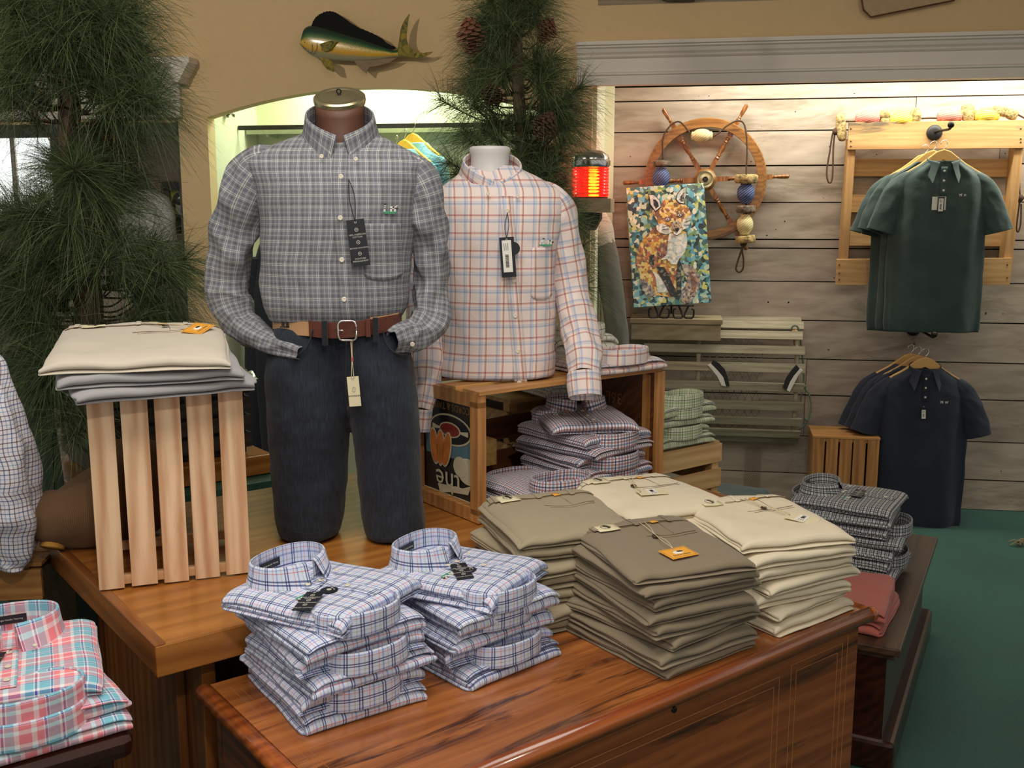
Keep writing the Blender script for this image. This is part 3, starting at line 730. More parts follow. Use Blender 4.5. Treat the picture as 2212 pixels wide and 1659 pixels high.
mb.box(CL/2,CW-.02,.3,CL-.03,.02,.5); mb.build('side_panel',wood('cedar_side',S((140,66,28)),S((76,30,12)),'Y',1.1,.3,.5,isl=.2),c)
mb=MB(); mb.box(CL/2,CW/2,.03,CL+.0,CW+.0,.06); mb.build('plinth',m_cedarf,c,bevel=.006)
mb=MB()
def rect(x0,z0,x1,z1,r=.0006):
    for a,b in(((x0,z0),(x1,z0)),((x1,z0),(x1,z1)),((x1,z1),(x0,z1)),((x0,z1),(x0,z0))): mb.tube([(a[0],.0115,a[1]),(b[0],.0115,b[1])],r,5)
for e in(0,.018):
    rect(.16+e,.10+e,CL-.30-e,.52-e); rect(CL-.26+e,.10+e,CL-.075-e,.535-e)
rect(.10,.08,CL-.055,.552); mb.build('inlay_line',plain('inlay',S((190,130,76)),.4),c)
mb=MB()
for e in(.035,.05):
    for a,b in(((e,e+.01),(CL-e,e+.01)),((CL-e,e+.01),(CL-e,CW-e)),((e,CW-e),(e,e+.01))): mb.tube([(a[0],a[1],cz+.0001),(b[0],b[1],cz+.0001)],.0005,4)
mb.build('lid_inlay',plain('inlay_lid',S((170,104,56)),.4),c)
mb=MB(); mb.lathe([(.0001,0),(.007,0),(.006,.003),(.0001,.002)],14,M=tr(.72,.012,.548)@rx(PI/2)); mb.build('lock_button',m_iron,c,smooth=True)

# dark chest at the right
DM=TF@tr(1.80,-.42,0)@rz(R(25))
c=thing('blanket_chest','dark walnut blanket chest with olive painted side at the right, under gingham shirts','chest',DM)
dz_=.36; dl,dw=1.02,.50
mb=MB(); mb.box(dl/2,dw/2,dz_-.012,dl+.05,dw+.05,.022); mb.build('lid',m_darkchest,c,bevel=.004)
mb=MB(); mb.box(dl/2,dw/2,dz_-.032,dl+.02,dw+.02,.018); mb.build('lid_moulding',m_darkchest,c,bevel=.005)
mb=MB(); mb.box(dl/2,dw/2,(dz_-.04)/2+.03,dl-.02,dw-.02,dz_-.10); mb.build('body',m_darkgreen,c)
mb=MB(); mb.box(.006,dw/2,(dz_-.04)/2+.03,.012,dw-.02,dz_-.10); mb.build('end_board',m_mahog,c)
mb=MB(); mb.box(dl/2,dw/2,.045,dl+.05,dw+.05,.09); mb.build('base_moulding',m_mahog,c,bevel=.012)

# dark dresser bottom-left, carrying the madras shirts
dzr=.64; dc_=atZ(284,1568,dzr); DR=Matrix.Translation((dc_.x,dc_.y,0))@rz(R(36.5))
c=thing('side_dresser','dark mahogany dresser in the bottom-left corner under pink and aqua shirts','dresser',DR)
mb=MB(); mb.box(-.31,.23,dzr-.025,.62,.50,.05); mb.build('dresser_top',m_mahog,c,bevel=.018)
mb=MB(); mb.box(-.31,.24,.295,.56,.46,.59); mb.build('body',m_mahog,c,bevel=.003)
mb=MB()
# dresser mouldings
mb=MB(); mb.box(-.31,.003,.49,.50,.014,.15); d_=mb.build('drawer',m_mahog,c,bevel=.005)
mb=MB()
for z in(.41,.57): mb.box(-.31,-.006,z,.52,.012,.012)
for x in(-.565,-.055): mb.box(x,-.006,.49,.012,.012,.17)
mb.build('drawer_moulding',m_darkchest,d_,bevel=.003)

# ================= FOLDED STACKS =================
T_=TF
def lab(desc,place): return lambda i,n: f'{desc}, {ordlab(i,n)} of {place}'
# A: front-left blue stack
shirt_stack(6,lab('blue plaid folded shirt','the front-left stack on the chest'),p_blue,.275,-.175,.6,R(90),T_,1,
    pattern=[False,True,False,True,False,True],L=.29,Wd=.25,toprot=R(22),group='blue plaid shirts in the front-left stack',t=.0108,dx=.006,
    topkw=dict(tagkw=dict(p=(.030,-.058),a=R(19)),ch=.050))
# B
shirt_stack(5,lab('blue plaid folded shirt','the stack beside the khaki trousers'),p_blue,.575,-.185,.6,R(90),T_,2,
    pattern=[False,True,False,False,True],L=.29,Wd=.25,toprot=R(26),group='blue plaid shirts in the second stack',t=.0115,dx=.006,
    topkw=dict(tagkw=dict(p=(.008,-.022),a=R(42)),ch=.048))
# khaki back, taupe front, stone right, stone back
pants_stack(7,lab('khaki folded trousers','the stack just behind the blue shirts'),m_khaki,.905,-.09,.6,R(-90),T_,3,L=.33,Wd=.29,r0=R(-4),r1=R(-20),t=.0142,group='khaki trousers at the back of the chest',tilty=0)
pants_stack(8,lab('taupe folded trousers','the front stack on the cedar chest'),m_taupe,.94,-.390,.6,R(-90),T_,4,L=.32,Wd=.27,r0=R(2),r1=R(-20),group='taupe trousers in the front stack',tagk=('orange',(.065,-.01),R(100),()))
pants_stack(7,lab('stone folded trousers','the right-hand stack on the chest'),m_cream,1.27,-.39,.6,R(-90),T_,5,L=.33,Wd=.27,r0=R(-2),r1=R(-20),t=.0138,group='stone trousers in the right-hand stack',tagk=('cream',(.04,.04),R(125),()))
pants_stack(7,lab('stone folded trousers','the stack behind the taupe trousers'),m_cream,1.20,-.105,.6,R(-90),T_,6,L=.32,Wd=.29,r0=R(-6),r1=R(-16),t=.0142,group='stone trousers at the back of the chest',tagk=('cream',(.03,-.05),R(170),()))
# black gingham stack + brick red trousers on the dark chest
shirt_stack(8,lab('black checked folded shirt','the stack on the walnut chest'),p_black,.53,.20,dz_,R(-90),DM,7,
    pattern=[False,True,False,False,True,False,False,False],L=.31,Wd=.27,group='black checked shirts on the dark chest',t=.0098,toprot=R(0),topkw=dict(tagkw=dict(p=(.03,.02),a=R(0))))
rp0=DM.inverted()@atZ(1828,1302,dz_+.03)
pants_stack(2,lab('brick red folded trousers','the pair on the walnut chest'),m_red,rp0.x,rp0.y,dz_,R(0),DM,8,L=.30,Wd=.23,group='brick red trousers',top=False,t=.02)
# madras
MD=DR@tr(-.145,.165,dzr)
shirt_stack(3,lab('pink and aqua plaid shirt','the stack on the dresser'),p_madras,0,0,0,R(90),MD,9,pattern=[False,False,True],L=.31,Wd=.29,t=.0098,toprot=R(-16),
    group='pink and aqua plaid shirts',ch=.046,dx=.02,topkw=dict(tagkw=dict(p=(-.01,-.02),a=R(75)),ch=.056))
# navy gingham in the crate
shirt_stack(7,lab('navy gingham shirt','the tall stack in the record crate'),p_navy,1.33,.29,.722,R(90),T_,10,pattern=[False,False,False,True,False,True,False],L=.30,Wd=.25,t=.0092,
    group='gingham shirts inside the crate',toprot=R(150),topkw=dict(tags=False),jr=7)
shirt_stack(3,lab('navy gingham shirt','the low stack in the record crate'),p_navy,1.085,.20,.702,R(90),T_,11,pattern=[False,True,False],L=.27,Wd=.22,t=.0100,top=False,group='gingham shirts low in the crate')
# green stack on pale crate (right, behind)
GC=Matrix.Translation((.46,3.34,0))@rz(R(37.7))
shirt_stack(4,lab('green checked folded shirt','the stack on the pale crate'),p_green,0,-.02,.755,R(90),GC,12,pattern=[False,True,False,False],L=.30,Wd=.25,t=.0105,top=False,group='green checked shirts',jr=8)
# red windowpane shirts on crate top
shirt_stack(1,lambda i,n:'pale pink windowpane folded shirt on the crate beside the white mannequin',p_pink,1.43,.36,1.053,R(90),T_,13,L=.30,Wd=.27,t=.0105,top=False)
shirt_stack(1,lambda i,n:'white folded shirt with navy lines behind the pink one on the crate',p_stripe,1.50,.60,1.053,R(90),T_,14,L=.26,Wd=.25,t=.024,top=False)
# grey trousers on upright slat crate
UC=TF@tr(-.003,.343,0)@rz(R(-16.5))
for k,(mm,lb) in enumerate(((m_greyp2,'mid grey folded trousers, lowest on the upright slatted crate'),(m_greyp2,'mid grey folded trousers in the middle on the upright slatted crate'),(m_greyp,'pale grey folded trousers with yellow tag, topmost on the slatted crate'))):
    z=1.137+k*.030
    pants_item(lb,mm,UC@tr(.140-.012*k,.13,z)@rx(R(5))@rz(R(-84-5*k)),60+k,L=.40,Wd=.36,t=.0135,top=(k==2),group='grey trousers on the upright crate',tagk=('orange',(-.06,.10),R(150),()) if k==2 else None)
# teal trousers far back
tp_=atZ(1575,1062,dz_+.05)
pants_item('dark teal folded trousers on the far end of the walnut chest',m_teal,Matrix.Translation((tp_.x,tp_.y,dz_))@rz(R(-30)),77,L=.26,Wd=.26,t=.024)

# ================= CRATES =================
def slat_crate(name,label,M,w_,d_,h_,mat,mat_end,nslat,grp=None,upright=True,tz=.008,gapf=.26,endt=.012,cat='crate',back=True):
    """crate w (x) by d (y) by h (z). upright: slats run vertically on front/back"""
    root=thing(name,label,cat,M,grp); mb=MB(); sw=w_/(nslat+ (nslat-1)*gapf)
    if upright:
        for y in((tz/2,d_-tz/2) if back else (tz/2,)):
            for k in range(nslat): mb.box(sw/2+k*sw*(1+gapf),y,h_/2,sw*random.uniform(.97,1.02),tz,h_*random.uniform(.985,1.0),j=.0008)
        for x in(tz/2,w_-tz/2):
            nn=max(3,round(d_/(sw*1.25))); s2=d_/(nn+(nn-1)*gapf)
            for k in range(nn): mb.box(x+(tz if x<w_/2 else -tz)*0,s2/2+k*s2*(1+gapf),h_/2,tz,s2*.96,h_*.985,j=.0006)
        mb.build('slats',mat,root,bevel=.0006)
        for z,nm in((endt/2+.012,'bottom_board'),(h_-endt/2-.004,'top_board')):
            mb=MB()
            for e in(0,1): mb.box(w_/2,(.016 if e==0 else d_-.016),z,w_-2*tz,.018,endt*1.6)
            if nm=='top_board': mb.box(w_/2,d_/2,z,w_-2*tz,d_-2*tz,endt)
            if nm=='top_board': mb.box(w_/2,d_/2,h_+.004,w_+.006,d_+.006,.010)
            mb.build(nm,mat_end,root,bevel=.0006)
    return root
slat_crate('slatted_crate','tall raw pine slatted crate standing on end on the display table',UC@tr(0,0,tz+.001),.315,.27,.435,m_pine,m_pine_x,5,tz=.009,back=False)
for x in (.12,):
    pass
# small honey crate on the floor by the navy polos
sc_=onW(1757,935,.35); 
slat_crate('slatted_crate','small honey-coloured slatted crate in front of the barn boards',WF@tr(sc_.x,-.36,0.0)@rz(R(-2)),.305,.24,sc_.z-.02,m_honey_z,m_honey,5,tz=.008,gapf=.16)
mb=MB()
# wood record crate
RC=TF@tr(.915,.235,tz)
c=thing('record_crate','orange-brown wooden record crate lying on its side under the white mannequin','crate',RC@tr(0,0,.001))
cw,cd_,chh=.66,.33,.34
mb=MB()
for y in(.018,cd_-.018): mb.box(.013,y,chh/2,.026,.036,chh-.04)
for z in(.018,chh-.018): mb.box(.013,cd_/2,z,.026,cd_,.036)
mb.build('end_frame',m_honey_z,c,bevel=.001)
mb=MB(); mb.box(cw-.012,cd_/2,chh/2,.024,cd_,chh); mb.build('end_board',m_crateboard,c,bevel=.001)
mb=MB(); mb.box(cw-.0275,.03,chh/2,.006,.028,chh-.02); mb.box(cw-.012,-.008,chh/2,.030,.014,chh); mb.build('edge_strip',m_honey_z,c)
text('printed_words','36L',.05,wood('stencil',S((160,104,62)),S((140,88,50))),c,tr(cw-.0255,.17,.24)@rz(-PI/2)@rx(PI/2)@rz(PI))
mb=MB()
for y,wd in((.03,.075),(.135,.075),(.28,.09)): mb.box(cw/2,y,chh+.004,cw,wd,.010,j=.0008)
mb.build('top_slats',m_honey,c,bevel=.001)
mb=MB()
for y,wd in((.05,.09),(.165,.10),(.28,.09)): mb.box(cw/2,y,.005,cw,wd,.009,j=.0008)
mb.build('bottom_slats',m_honey,c,bevel=.001)
mb=MB()
for z,wd in((.055,.075),(.16,.07)): mb.box(cw/2,cd_-.004,z,cw-.05,.008,wd,j=.0008)
mb.build('back_slats',m_crateboard,c,bevel=.001)
mb=MB(); mb.box(.16,cd_-.06,.115,.15,.07,.075); mb.build('end_grain_block',plain('osb_block',S((190,150,84)),.8,var=.3,scale=60,bump=.4),c)
# the record poster: upside-down art set in the end frame
PM=RC@tr(.030,cd_/2,.175)@rz(-PI/2)@rx(PI/2)     # local x along -v (toward viewer's right), y up, z outwards (-u)
p=thing('record_poster','upside-down record shop poster with black disc and orange tulip set in crate end','poster',PM)
mb=MB(); mb.box(0,0,0,.285,.285,.004); mb.build('board',plain('poster_black',S((26,26,24)),.35),p)
text('printed_words','RECORDS & TAPES',.0275,plain('poster_gold',S((176,142,60)),.5),p,tr(.012,.108,.0022)@rz(PI),.92)
def flat(name,poly,mat,z): mb=MB(); mb.prism(poly,z,z+.0006); return mb.build(name,mat,p)
def ell(cx,cy,a,b,rot=0,n=30): return [(cx+a*math.cos(q)*math.cos(rot)-b*math.sin(q)*math.sin(rot),cy+a*math.cos(q)*math.sin(rot)+b*math.sin(q)*math.cos(rot)) for q in [2*PI*k/n for k in range(n)]]
pw_=plain('poster_white',S((220,212,180)),.4); pk=plain('poster_ink',(.01,.01,.012),.3); pr_=plain('poster_red',S((150,50,40)),.4); po=plain('poster_orange',S((224,130,44)),.4,var=.3,scale=30); pg=plain('poster_olive',S((110,110,50)),.5); pt_=plain('poster_sky',S((96,134,150)),.5)
flat('sky_panel',[(-.13,.06),(.125,.06),(.12,-.03),(-.12,-.035)],pt_,.0021)
mb=MB()
for k in range(9):
    a0=R(20+k*16);a1=a0+R(9); mb.prism([(-.01+.05*math.cos(a0),.02+.03*math.sin(a0)),(-.01+.125*math.cos(a0),.02+.062*math.sin(a0)),(-.01+.125*math.cos(a1),.02+.062*math.sin(a1)),(-.01+.05*math.cos(a1),.02+.03*math.sin(a1))],.0026,.0030)
mb.build('ray_stripes',pg,p)
flat('disc_rim',ell(.0,.045,.100,.043),pw_,.0031); flat('disc',ell(.0,.045,.093,.038),pk,.0038); flat('disc_glint',[(-.085,.052),(-.05,.047),(-.05,.041),(-.085,.038)],pw_,.0045); flat('disc_glint',[(.085,.052),(.05,.047),(.05,.041),(.085,.038)],pw_,.0045)
flat('label_rim',ell(.0,.045,.050,.021),pw_,.0046); flat('disc_label',ell(0,.045,.045,.017),pr_,.0053)
for cx,rt in((-.075,R(8)),(-.045,R(-2)),(-.015,R(-14))):
    flat('petal_edge',ell(cx,-.012,.021,.052,rt),pw_,.0054); 
for cx,rt in((-.075,R(8)),(-.015,R(-14)),(-.045,R(-2))):
    flat('petal',ell(cx,-.012,.017,.047,rt),po,.0062)
flat('cloud',ell(.085,-.055,.05,.036)+[],pw_,.0056); flat('cloud',ell(.05,-.048,.032,.028),pw_,.0064)
text('printed_words','the',.085,pw_,p,tr(-.01,-.100,.0062)@rz(PI),1.1)
flat('ribbon',[(-.06,-.115),(.06,-.105),(.10,-.09),(.085,-.118),(.0,-.128),(-.05,-.14)],pw_,.0052)
mb=MB(); mb.box(0,-.139,.0035,.285,.004,.003); mb.build('bottom_edge',pw_,p)

# pale crate under the green shirts
c=thing('slatted_crate','pale pine slatted crate behind the record crate, under green shirts','crate',GC@tr(-.16,-.17,0))
mb=MB()
for z in(.42,.505,.59,.675): 
    for y in(.004,.32): mb.box(.16,y,z+.035,.34,.008,.062,j=.001)
    for x in(-.008,.328): mb.box(x,.16,z+.035,.008,.32,.062,j=.001)
mb.build('slats',m_light,c,bevel=.001)
for x in(.012,.308):
    for y in(.022,.300): mb=MB(); mb.box(x,y,.39,.03,.03,.72); mb.build('corner_post',m_light,c)
mb=MB(); mb.box(.16,.16,.745,.32,.32,.008); mb.build('top_board',m_light,c)
mb=MB(); mb.box(.16,.16,.02,.34,.33,.04); mb.box(.16,.16,.22,.30,.3,.36); mb.build('base_box',m_darkwood,c)

# crate bottom-left with wooden top
lc=atZ(88,1222,.66)
c=thing('slatted_crate','pine crate at the left edge under the draped checked shirt','crate',Matrix.Translation((lc.x,lc.y,0))@rz(R(7)))
mb=MB(); mb.box(-.25,.004,.615,.50,.014,.075,j=.001); mb.box(-.25,.004,.52,.50,.014,.075,j=.001); mb.box(-.25,.004,.42,.50,.014,.075)
for y in(.045,.135,.225): mb.box(-.25,y,.661,.50,.078,.010,j=.001)
mb.build('slats',m_honey,c,bevel=.001)
for x in(-.02,-.48): mb=MB(); mb.box(x,.14,.33,.025,.25,.645); mb.build('end_board',m_crateboard,c)
# ================= MANNEQUINS =================
def torso(name,mat,parent,rows,n=96,m=64,e=2.5,wr=.004,seed=0,M=None,vdrape=0,uo=.0,cap=False,wfn=None,yoff=0):
    """rows bottom->top of (z, x0, x1, yc, half depth)"""
    R_=[interp(rows,j/m) for j in range(m+1)]
    def pt(u,v):
        z,x0,x1,yc,b=R_[round(v*m)]; a=PI/2+ (u-.5)*2*PI   # u=.5 -> front
        th=(u-.5)*2*PI; sx=math.sin(th); cy=math.cos(th); k=1/((abs(sx)**e+abs(cy)**e)**(1/e))
        hx=(x1-x0)/2
        q=Vector(((x0+x1)/2+hx*sx*k, yc-b*cy*k, z)); nr=Vector((sx/max(hx,.01),-cy/max(b,.01),0)).normalized()
        d=nz(q.x*9+seed,q.z*5,q.y*6+seed)*wr*1.2+ nz(q.x*22+seed,q.z*14,seed)*wr*.5
        r=1-abs(nz(q.x*7+q.z*6+seed,q.z*4-q.x*5,seed+3))*2.4; d+=max(0,r-.5)*wr*1.6
        if vdrape: d+=math.sin(th*5+seed)*vdrape*(1-v)**.6+nz(th*2.2,seed,q.z*.8)*vdrape*1.6
        if wfn: d+=wfn(q,th)
        return q+nr*d
    P=[[pt(i/n,j/m) for i in range(n+1)] for j in range(m+1)]
    U=[]
    for row in P:
        mid=n//2; a=[0]*(n+1)
        for i in range(mid+1,n+1): a[i]=a[i-1]+(row[i]-row[i-1]).length
        for i in range(mid-1,-1,-1): a[i]=a[i+1]-(row[i]-row[i+1]).length
        U.append(a)
    mb=MB()
    def uvf(u,v): i=round(u*n);j=round(v*m); return (U[j][i]+uo, R_[j][0])
    mb.grid(lambda u,v:P[round(v*m)][round(u*n)],n,m,uvf)
    o=mb.build(name,mat,parent,M,smooth=True)
    s_=o.modifiers.new('solid','SOLIDIFY'); s_.thickness=.0016; s_.offset=-1
    def surf(x,z):   # front surface point at x,z (local)
        best=None
        for j in range(m):
            if R_[j][0]<=z<=R_[j+1][0] or R_[j+1][0]<=z<=R_[j][0]:
                f=(z-R_[j][0])/((R_[j+1][0]-R_[j][0]) or 1)
                for i in range(n//4,3*n//4):
                    a=P[j][i].lerp(P[j+1][i],f); b=P[j][i+1].lerp(P[j+1][i+1],f)
                    if min(a.x,b.x)<=x<=max(a.x,b.x):
                        g=(x-a.x)/((b.x-a.x) or 1); q=a.lerp(b,g)
                        if best is None or q.y<best.y: best=q
        return best
    return o,surf
def sleeve(name,mat,parent,pts,rads,n=40,seed=0,wr=.006,flat=1.0,M=None,uo=0,cap=False,per=6,solid=True,up0=None):
    C_=catmull(pts,per); Rr=[q[0] for q in [interp([(r,) for r in rads],k/(len(C_)-1)) for k in range(len(C_))]]
    L=[0]
    for i in range(1,len(C_)): L.append(L[-1]+(C_[i]-C_[i-1]).length)
    up=Vector(up0) if up0 else Vector((0,-1,0)); t0=(C_[1]-C_[0]).normalized(); nx=(up-t0*up.dot(t0)).normalized(); F=[]
    for i,p in enumerate(C_):
        t=(C_[min(i+1,len(C_)-1)]-C_[max(i-1,0)]).normalized(); nx=(nx-t*nx.dot(t)).normalized(); F.append((p,nx.copy(),t.cross(nx)))
    ravg=sum(Rr)/len(Rr)
    def pt(u,v):
        i=round(v*(len(C_)-1)); p,a,b=F[i]; th=(u-.5)*2*PI; r=Rr[i]
        q=p+(a*math.cos(th)*flat+b*math.sin(th))*r
        nn=(a*math.cos(th)+b*math.sin(th)); s_=L[i]
        d=nz(s_*16+seed,math.cos(th)*1.3,math.sin(th)*1.3+seed)*wr
        rd=1-abs(nz(s_*11+th*.55+seed,th*.9,seed+2))*2.6; d+=max(0,rd-.35)*wr*1.5
        return q+nn*d*min(1,r/.03)
    mb=MB(); mb.grid(pt,n,len(C_)-1,lambda u,v:((u-.5)*2*PI*ravg*1.05+uo,L[round(v*(len(C_)-1))]))
    o=mb.build(name,mat,parent,M,smooth=True)
    if solid: s_=o.modifiers.new('solid','SOLIDIFY'); s_.thickness=.0016; s_.offset=-1
    s_=o.modifiers.new('sub','SUBSURF'); s_.levels=1; s_.render_levels=1
    return o
# ---- mannequin one ----
Y1=2.45
b0=atZ(760,1165,tz); BX,BY=b0.x,Y1
def q1(px,py,y=Y1): p=atY(px,py,y); return Vector((p.x-BX,p.y-BY,p.z-tz))
k1=1/ (2200/(Y1*math.cos(PITCH)+.35*math.sin(PITCH)))     # metres per pixel at that depth
m1=thing('mannequin','headless mannequin with brass neck cap, grey checked shirt, brown belt and dark jeans','mannequin',Matrix.Translation((BX,BY,tz)))
rows_px=[(692,596,858,.098),(684,588,868,.110),(655,576,882,.122),(610,570,884,.120),(560,566,886,.120),(500,566,898,.122),(440,562,906,.122),(400,550,914,.112),(372,534,922,.098),(352,526,926,.083),(336,540,906,.073),(318,578,872,.064),(300,622,838,.054),(288,650,815,.050),(276,668,798,.046)]
rows=[]
for py,x0,x1,b in rows_px:
    a=q1(x0,py);c_=q1(x1,py); rows.append((a.z,a.x,c_.x,max(0,(352-py)/76*.024),b))
shirt,surf1=torso('shirt',p_grey,m1,rows,wr=.0062,seed=3.1,e=2.3)
nk=q1(733,262)
mb=MB(); zA,zB=q1(733,330).z,q1(735,216).z
mb.lathe([(.064,zA-.02),(.060,zA+.04),(.0565,zB-.05),(.0565,zB-.025),(.0575,zB-.004)],40,M=tr(nk.x,.012,0))
mb.v=[Vector((p.x,p.y,p.z+((p.y-.012)*.50)*max(0,min(1,(p.z-zA)/(zB-zA))))) for p in mb.v]; mb.build('neck',m_neck,m1,smooth=True)
CM_=tr(nk.x,.012,zB+.004)@rx(R(27))
mb=MB(); mb.lathe([(.054,-.012),(.0595,-.011),(.061,-.004),(.0605,.004),(.056,.0075),(.047,.0075),(.0445,.006),(.043,.0065),(.014,.0085),(.010,.0095),(.0001,.0095)],48,M=CM_); cp=mb.build('neck_cap',m_brass,m1,smooth=True,auto=R(35))
mb=MB(); mb.tube([CM_@Vector((0,0,.008)),CM_@Vector((0,0,.013))],.004,10)
mb.tube([CM_@Vector((.0052*math.cos(a),0,.018+.0052*math.sin(a))) for a in [2*PI*k/14 for k in range(15)]],.0016,6); mb.build('eye_screw',m_iron,cp,smooth=True)
# torso form under the shirt, closing the neck hole
mb=MB(); mb.lathe([(.11,zA-.30),(.12,zA-.12),(.09,zA-.05),(.066,zA-.01)],32,M=tr(nk.x,.01,0)@Matrix.Diagonal((1.05,.62,1,1))@tr(0,0,0)); mb.build('torso_form',m_neck,m1,smooth=True)
Mc=tr(nk.x+.001,.008,q1(733,303).z-.008)@rz(R(8))@rx(R(24))
collar('collar',p_grey,shirt,Mc,.077,.066,.078,.062,.122,.10,.018,pt=.032,sq=2.1,seed=4,n=60,fr=.42,tipk=3)
def strip(name,mat,parent,surf,x,z0,z1,w_,off=.002,n=24,dx=0,uv0=0):
    mb=MB(); 
    def fn(u,v):
        z=z0+(z1-z0)*v; xx=x+dx*v+(u-.5)*w_; s=surf(xx,z); y=(s.y if s else -.1)-off
        return (xx,y,z)
    mb.grid(fn,3,n,lambda u,v:((u-.5)*w_+uv0,z0+(z1-z0)*v)); o=mb.build(name,mat,parent,smooth=True)
    m=o.modifiers.new('solid','SOLIDIFY'); m.thickness=.0016; m.offset=1 if False else 0; return o
ztop=q1(742,325).z; zb_=q1(760,690).z; xt=q1(740,330).x; xb=q1(765,690).x
strip('placket',p_grey,shirt,surf1,xt+.006,ztop,zb_,.033,.0025,40,dx=xb-xt,uv0=.004)
for (px,py) in((753,385),(755,470),(757,556),(762,637)):
    p=q1(px,py); s_=surf1(p.x,p.z)
    button(shirt,tr(p.x,(s_.y if s_ else -.11)-.0035,p.z)@rx(PI/2),.0058)
for (px,py) in((710,342),(782,348)):
    p=q1(px,py); s_=surf1(p.x,p.z); button(shirt,tr(p.x,(s_.y if s_ else -.09)-.016,p.z)@rx(PI/2),.0048)
# pocket
pl=q1(800,482);pr=q1(882,600)
mb=MB()
def pf(u,v):
    x=pl.x+(pr.x-.006-pl.x)*u; z=pr.z+(pl.z-pr.z)*v
    if v<.18: z+= (1-abs(2*u-1))*(-.0)+ (abs(2*u-1)**3)*.012*(1-v/.18)
    s_=surf1(min(x,pr.x-.01),z); return (x,(s_.y if s_ else -.08)-.0022,z)
mb.grid(pf,10,12,lambda u,v:(pl.x+(pr.x-pl.x)*u+.003,pr.z+(pl.z-pr.z)*v)); o=mb.build('chest_pocket',p_grey,shirt,smooth=True); mm=o.modifiers.new('solid','SOLIDIFY'); mm.thickness=.0018; mm.offset=0
p=q1(849,452); s_=surf1(p.x,p.z); emblem(shirt,tr(p.x,(s_.y if s_ else -.1)-.004,p.z-.005)@rx(PI/2),1.1)
# sleeves
def pp(px,py,y): return q1(px,py,Y1+y)
L1=[pp(622,378,.012),pp(572,364,.005),pp(541,400,.005),pp(516,462,.012),pp(500,535,.02),pp(494,600,.028),pp(497,650,.03),pp(520,700,.01),pp(560,728,-.03),pp(610,750,-.075),pp(650,764,-.105)]
sleeve('sleeve',p_grey,m1,L1,[.036,.054,.060,.056,.049,.047,.048,.036,.029,.022,.014],seed=2,wr=.0105,flat=1.0)
R1=[pp(838,386,.012),pp(880,378,.005),pp(904,414,.005),pp(920,482,.012),pp(930,545,.02),pp(933,600,.028),pp(932,650,.02),pp(925,695,.0),pp(900,722,-.03),pp(870,728,-.065),pp(846,738,-.09)]
sleeve('sleeve',p_grey,m1,R1,[.034,.050,.056,.052,.043,.040,.042,.040,.036,.030,.022],seed=7,wr=.0105)
p=pp(893,741,-.075); button(m1,tr(p.x,p.y-.022,p.z)@rx(PI/2+.2),.0055)
# jeans
def legrings(side):
    # rows: py, x0, x1, half depth
    if side<0: rr=[(700,590,742,.100),(740,582,750,.108),(800,574,756,.112),(860,576,757,.110),(900,580,754,.106),(960,583,750,.098),(1030,587,747,.092),(1090,592,743,.090),(1130,598,738,.088),(1155,606,731,.084),(1166,622,716,.070)]
    else: rr=[(700,722,868,.100),(740,722,884,.108),(800,734,893,.112),(860,748,900,.110),(900,756,904,.106),(960,766,907,.098),(1030,774,910,.092),(1090,780,914,.090),(1130,786,918,.088),(1155,790,916,.084),(1166,805,900,.070)]
    return rr
mb=MB()
for sd in(-1,1):
    rr=legrings(sd); n=40;m=60; rw=[]
    for py,x0,x1,b in rr: a=q1(x0,py);c_=q1(x1,py); rw.append((max(a.z,.003),a.x,c_.x,.005,b))
    Q=[interp(rw,j/m) for j in range(m+1)]; vs=[];fs=[]
    for j,(z,x0,x1,yc,b) in enumerate(Q):
        for k in range(n):
            th=2*PI*k/n; sx,cy=math.sin(th),math.cos(th); kk=1/((abs(sx)**2.3+abs(cy)**2.3)**(1/2.3))
            vs.append(((x0+x1)/2+(x1-x0)/2*sx*kk,yc-b*cy*kk,max(z,.002)))
    for j in range(m):
        for k in range(n): a=j*n+k;b_=j*n+(k+1)%n; fs.append((a,b_,b_+n,a+n))
    fs.append(tuple(range(n))); fs.append(tuple(m*n+k for k in range(n-1,-1,-1)))
    mb.add(vs,fs)
mb.box((q1(590,705).x+q1(866,705).x)/2,.005,q1(700,760).z,.20,.15,.10)
j_=mb.build('jeans',m_denim,m1,smooth=True)
r_=j_.modifiers.new('rm','REMESH'); r_.mode='VOXEL'; r_.voxel_size=.0065; r_.use_smooth_shade=True
r_=j_.modifiers.new('sm','SMOOTH'); r_.iterations=12; r_.factor=.6
tx=bpy.data.textures.new('denim_folds','CLOUDS'); tx.noise_scale=.07; tx.noise_depth=2
r_=j_.modifiers.new('dp','DISPLACE'); r_.texture=tx; r_.strength=.010; r_.mid_level=.5; r_.texture_coords='LOCAL'
def fy(px,py,b=.115): p=q1(px,py,Y1-b+.0); return p
def seam(name,pts,mat,r=.0012,b=.112,par=j_):
    mb=MB(); q=[q1(px,py,Y1-bb) for px,py,bb in pts]; mb.tube(catmull(q,6),r,6); return mb.build(name,mat,par,smooth=True)
seam('pocket_edge',[(585,762,.075),(610,772,.098),(640,768,.108),(662,752,.113),(672,728,.114),(676,712,.113)],m_denimd,.0022)
seam('pocket_edge',[(828,714,.104),(832,738,.106),(845,757,.100),(866,766,.085),(888,764,.055)],m_denimd,.0022)
seam('fly_seam',[(762,735,.112),(762,780,.116),(763,830,.116),(757,865,.116),(750,885,.112)],m_stitch,.0007)
seam('centre_seam',[(748,735,.112),(747,800,.117),(748,860,.115),(752,900,.10)],m_denimd,.0012)
seam('hem_stitch',[(607,1140,.06),(640,1150,.088),(680,1152,.094),(728,1140,.055)],m_denimd,.0007)
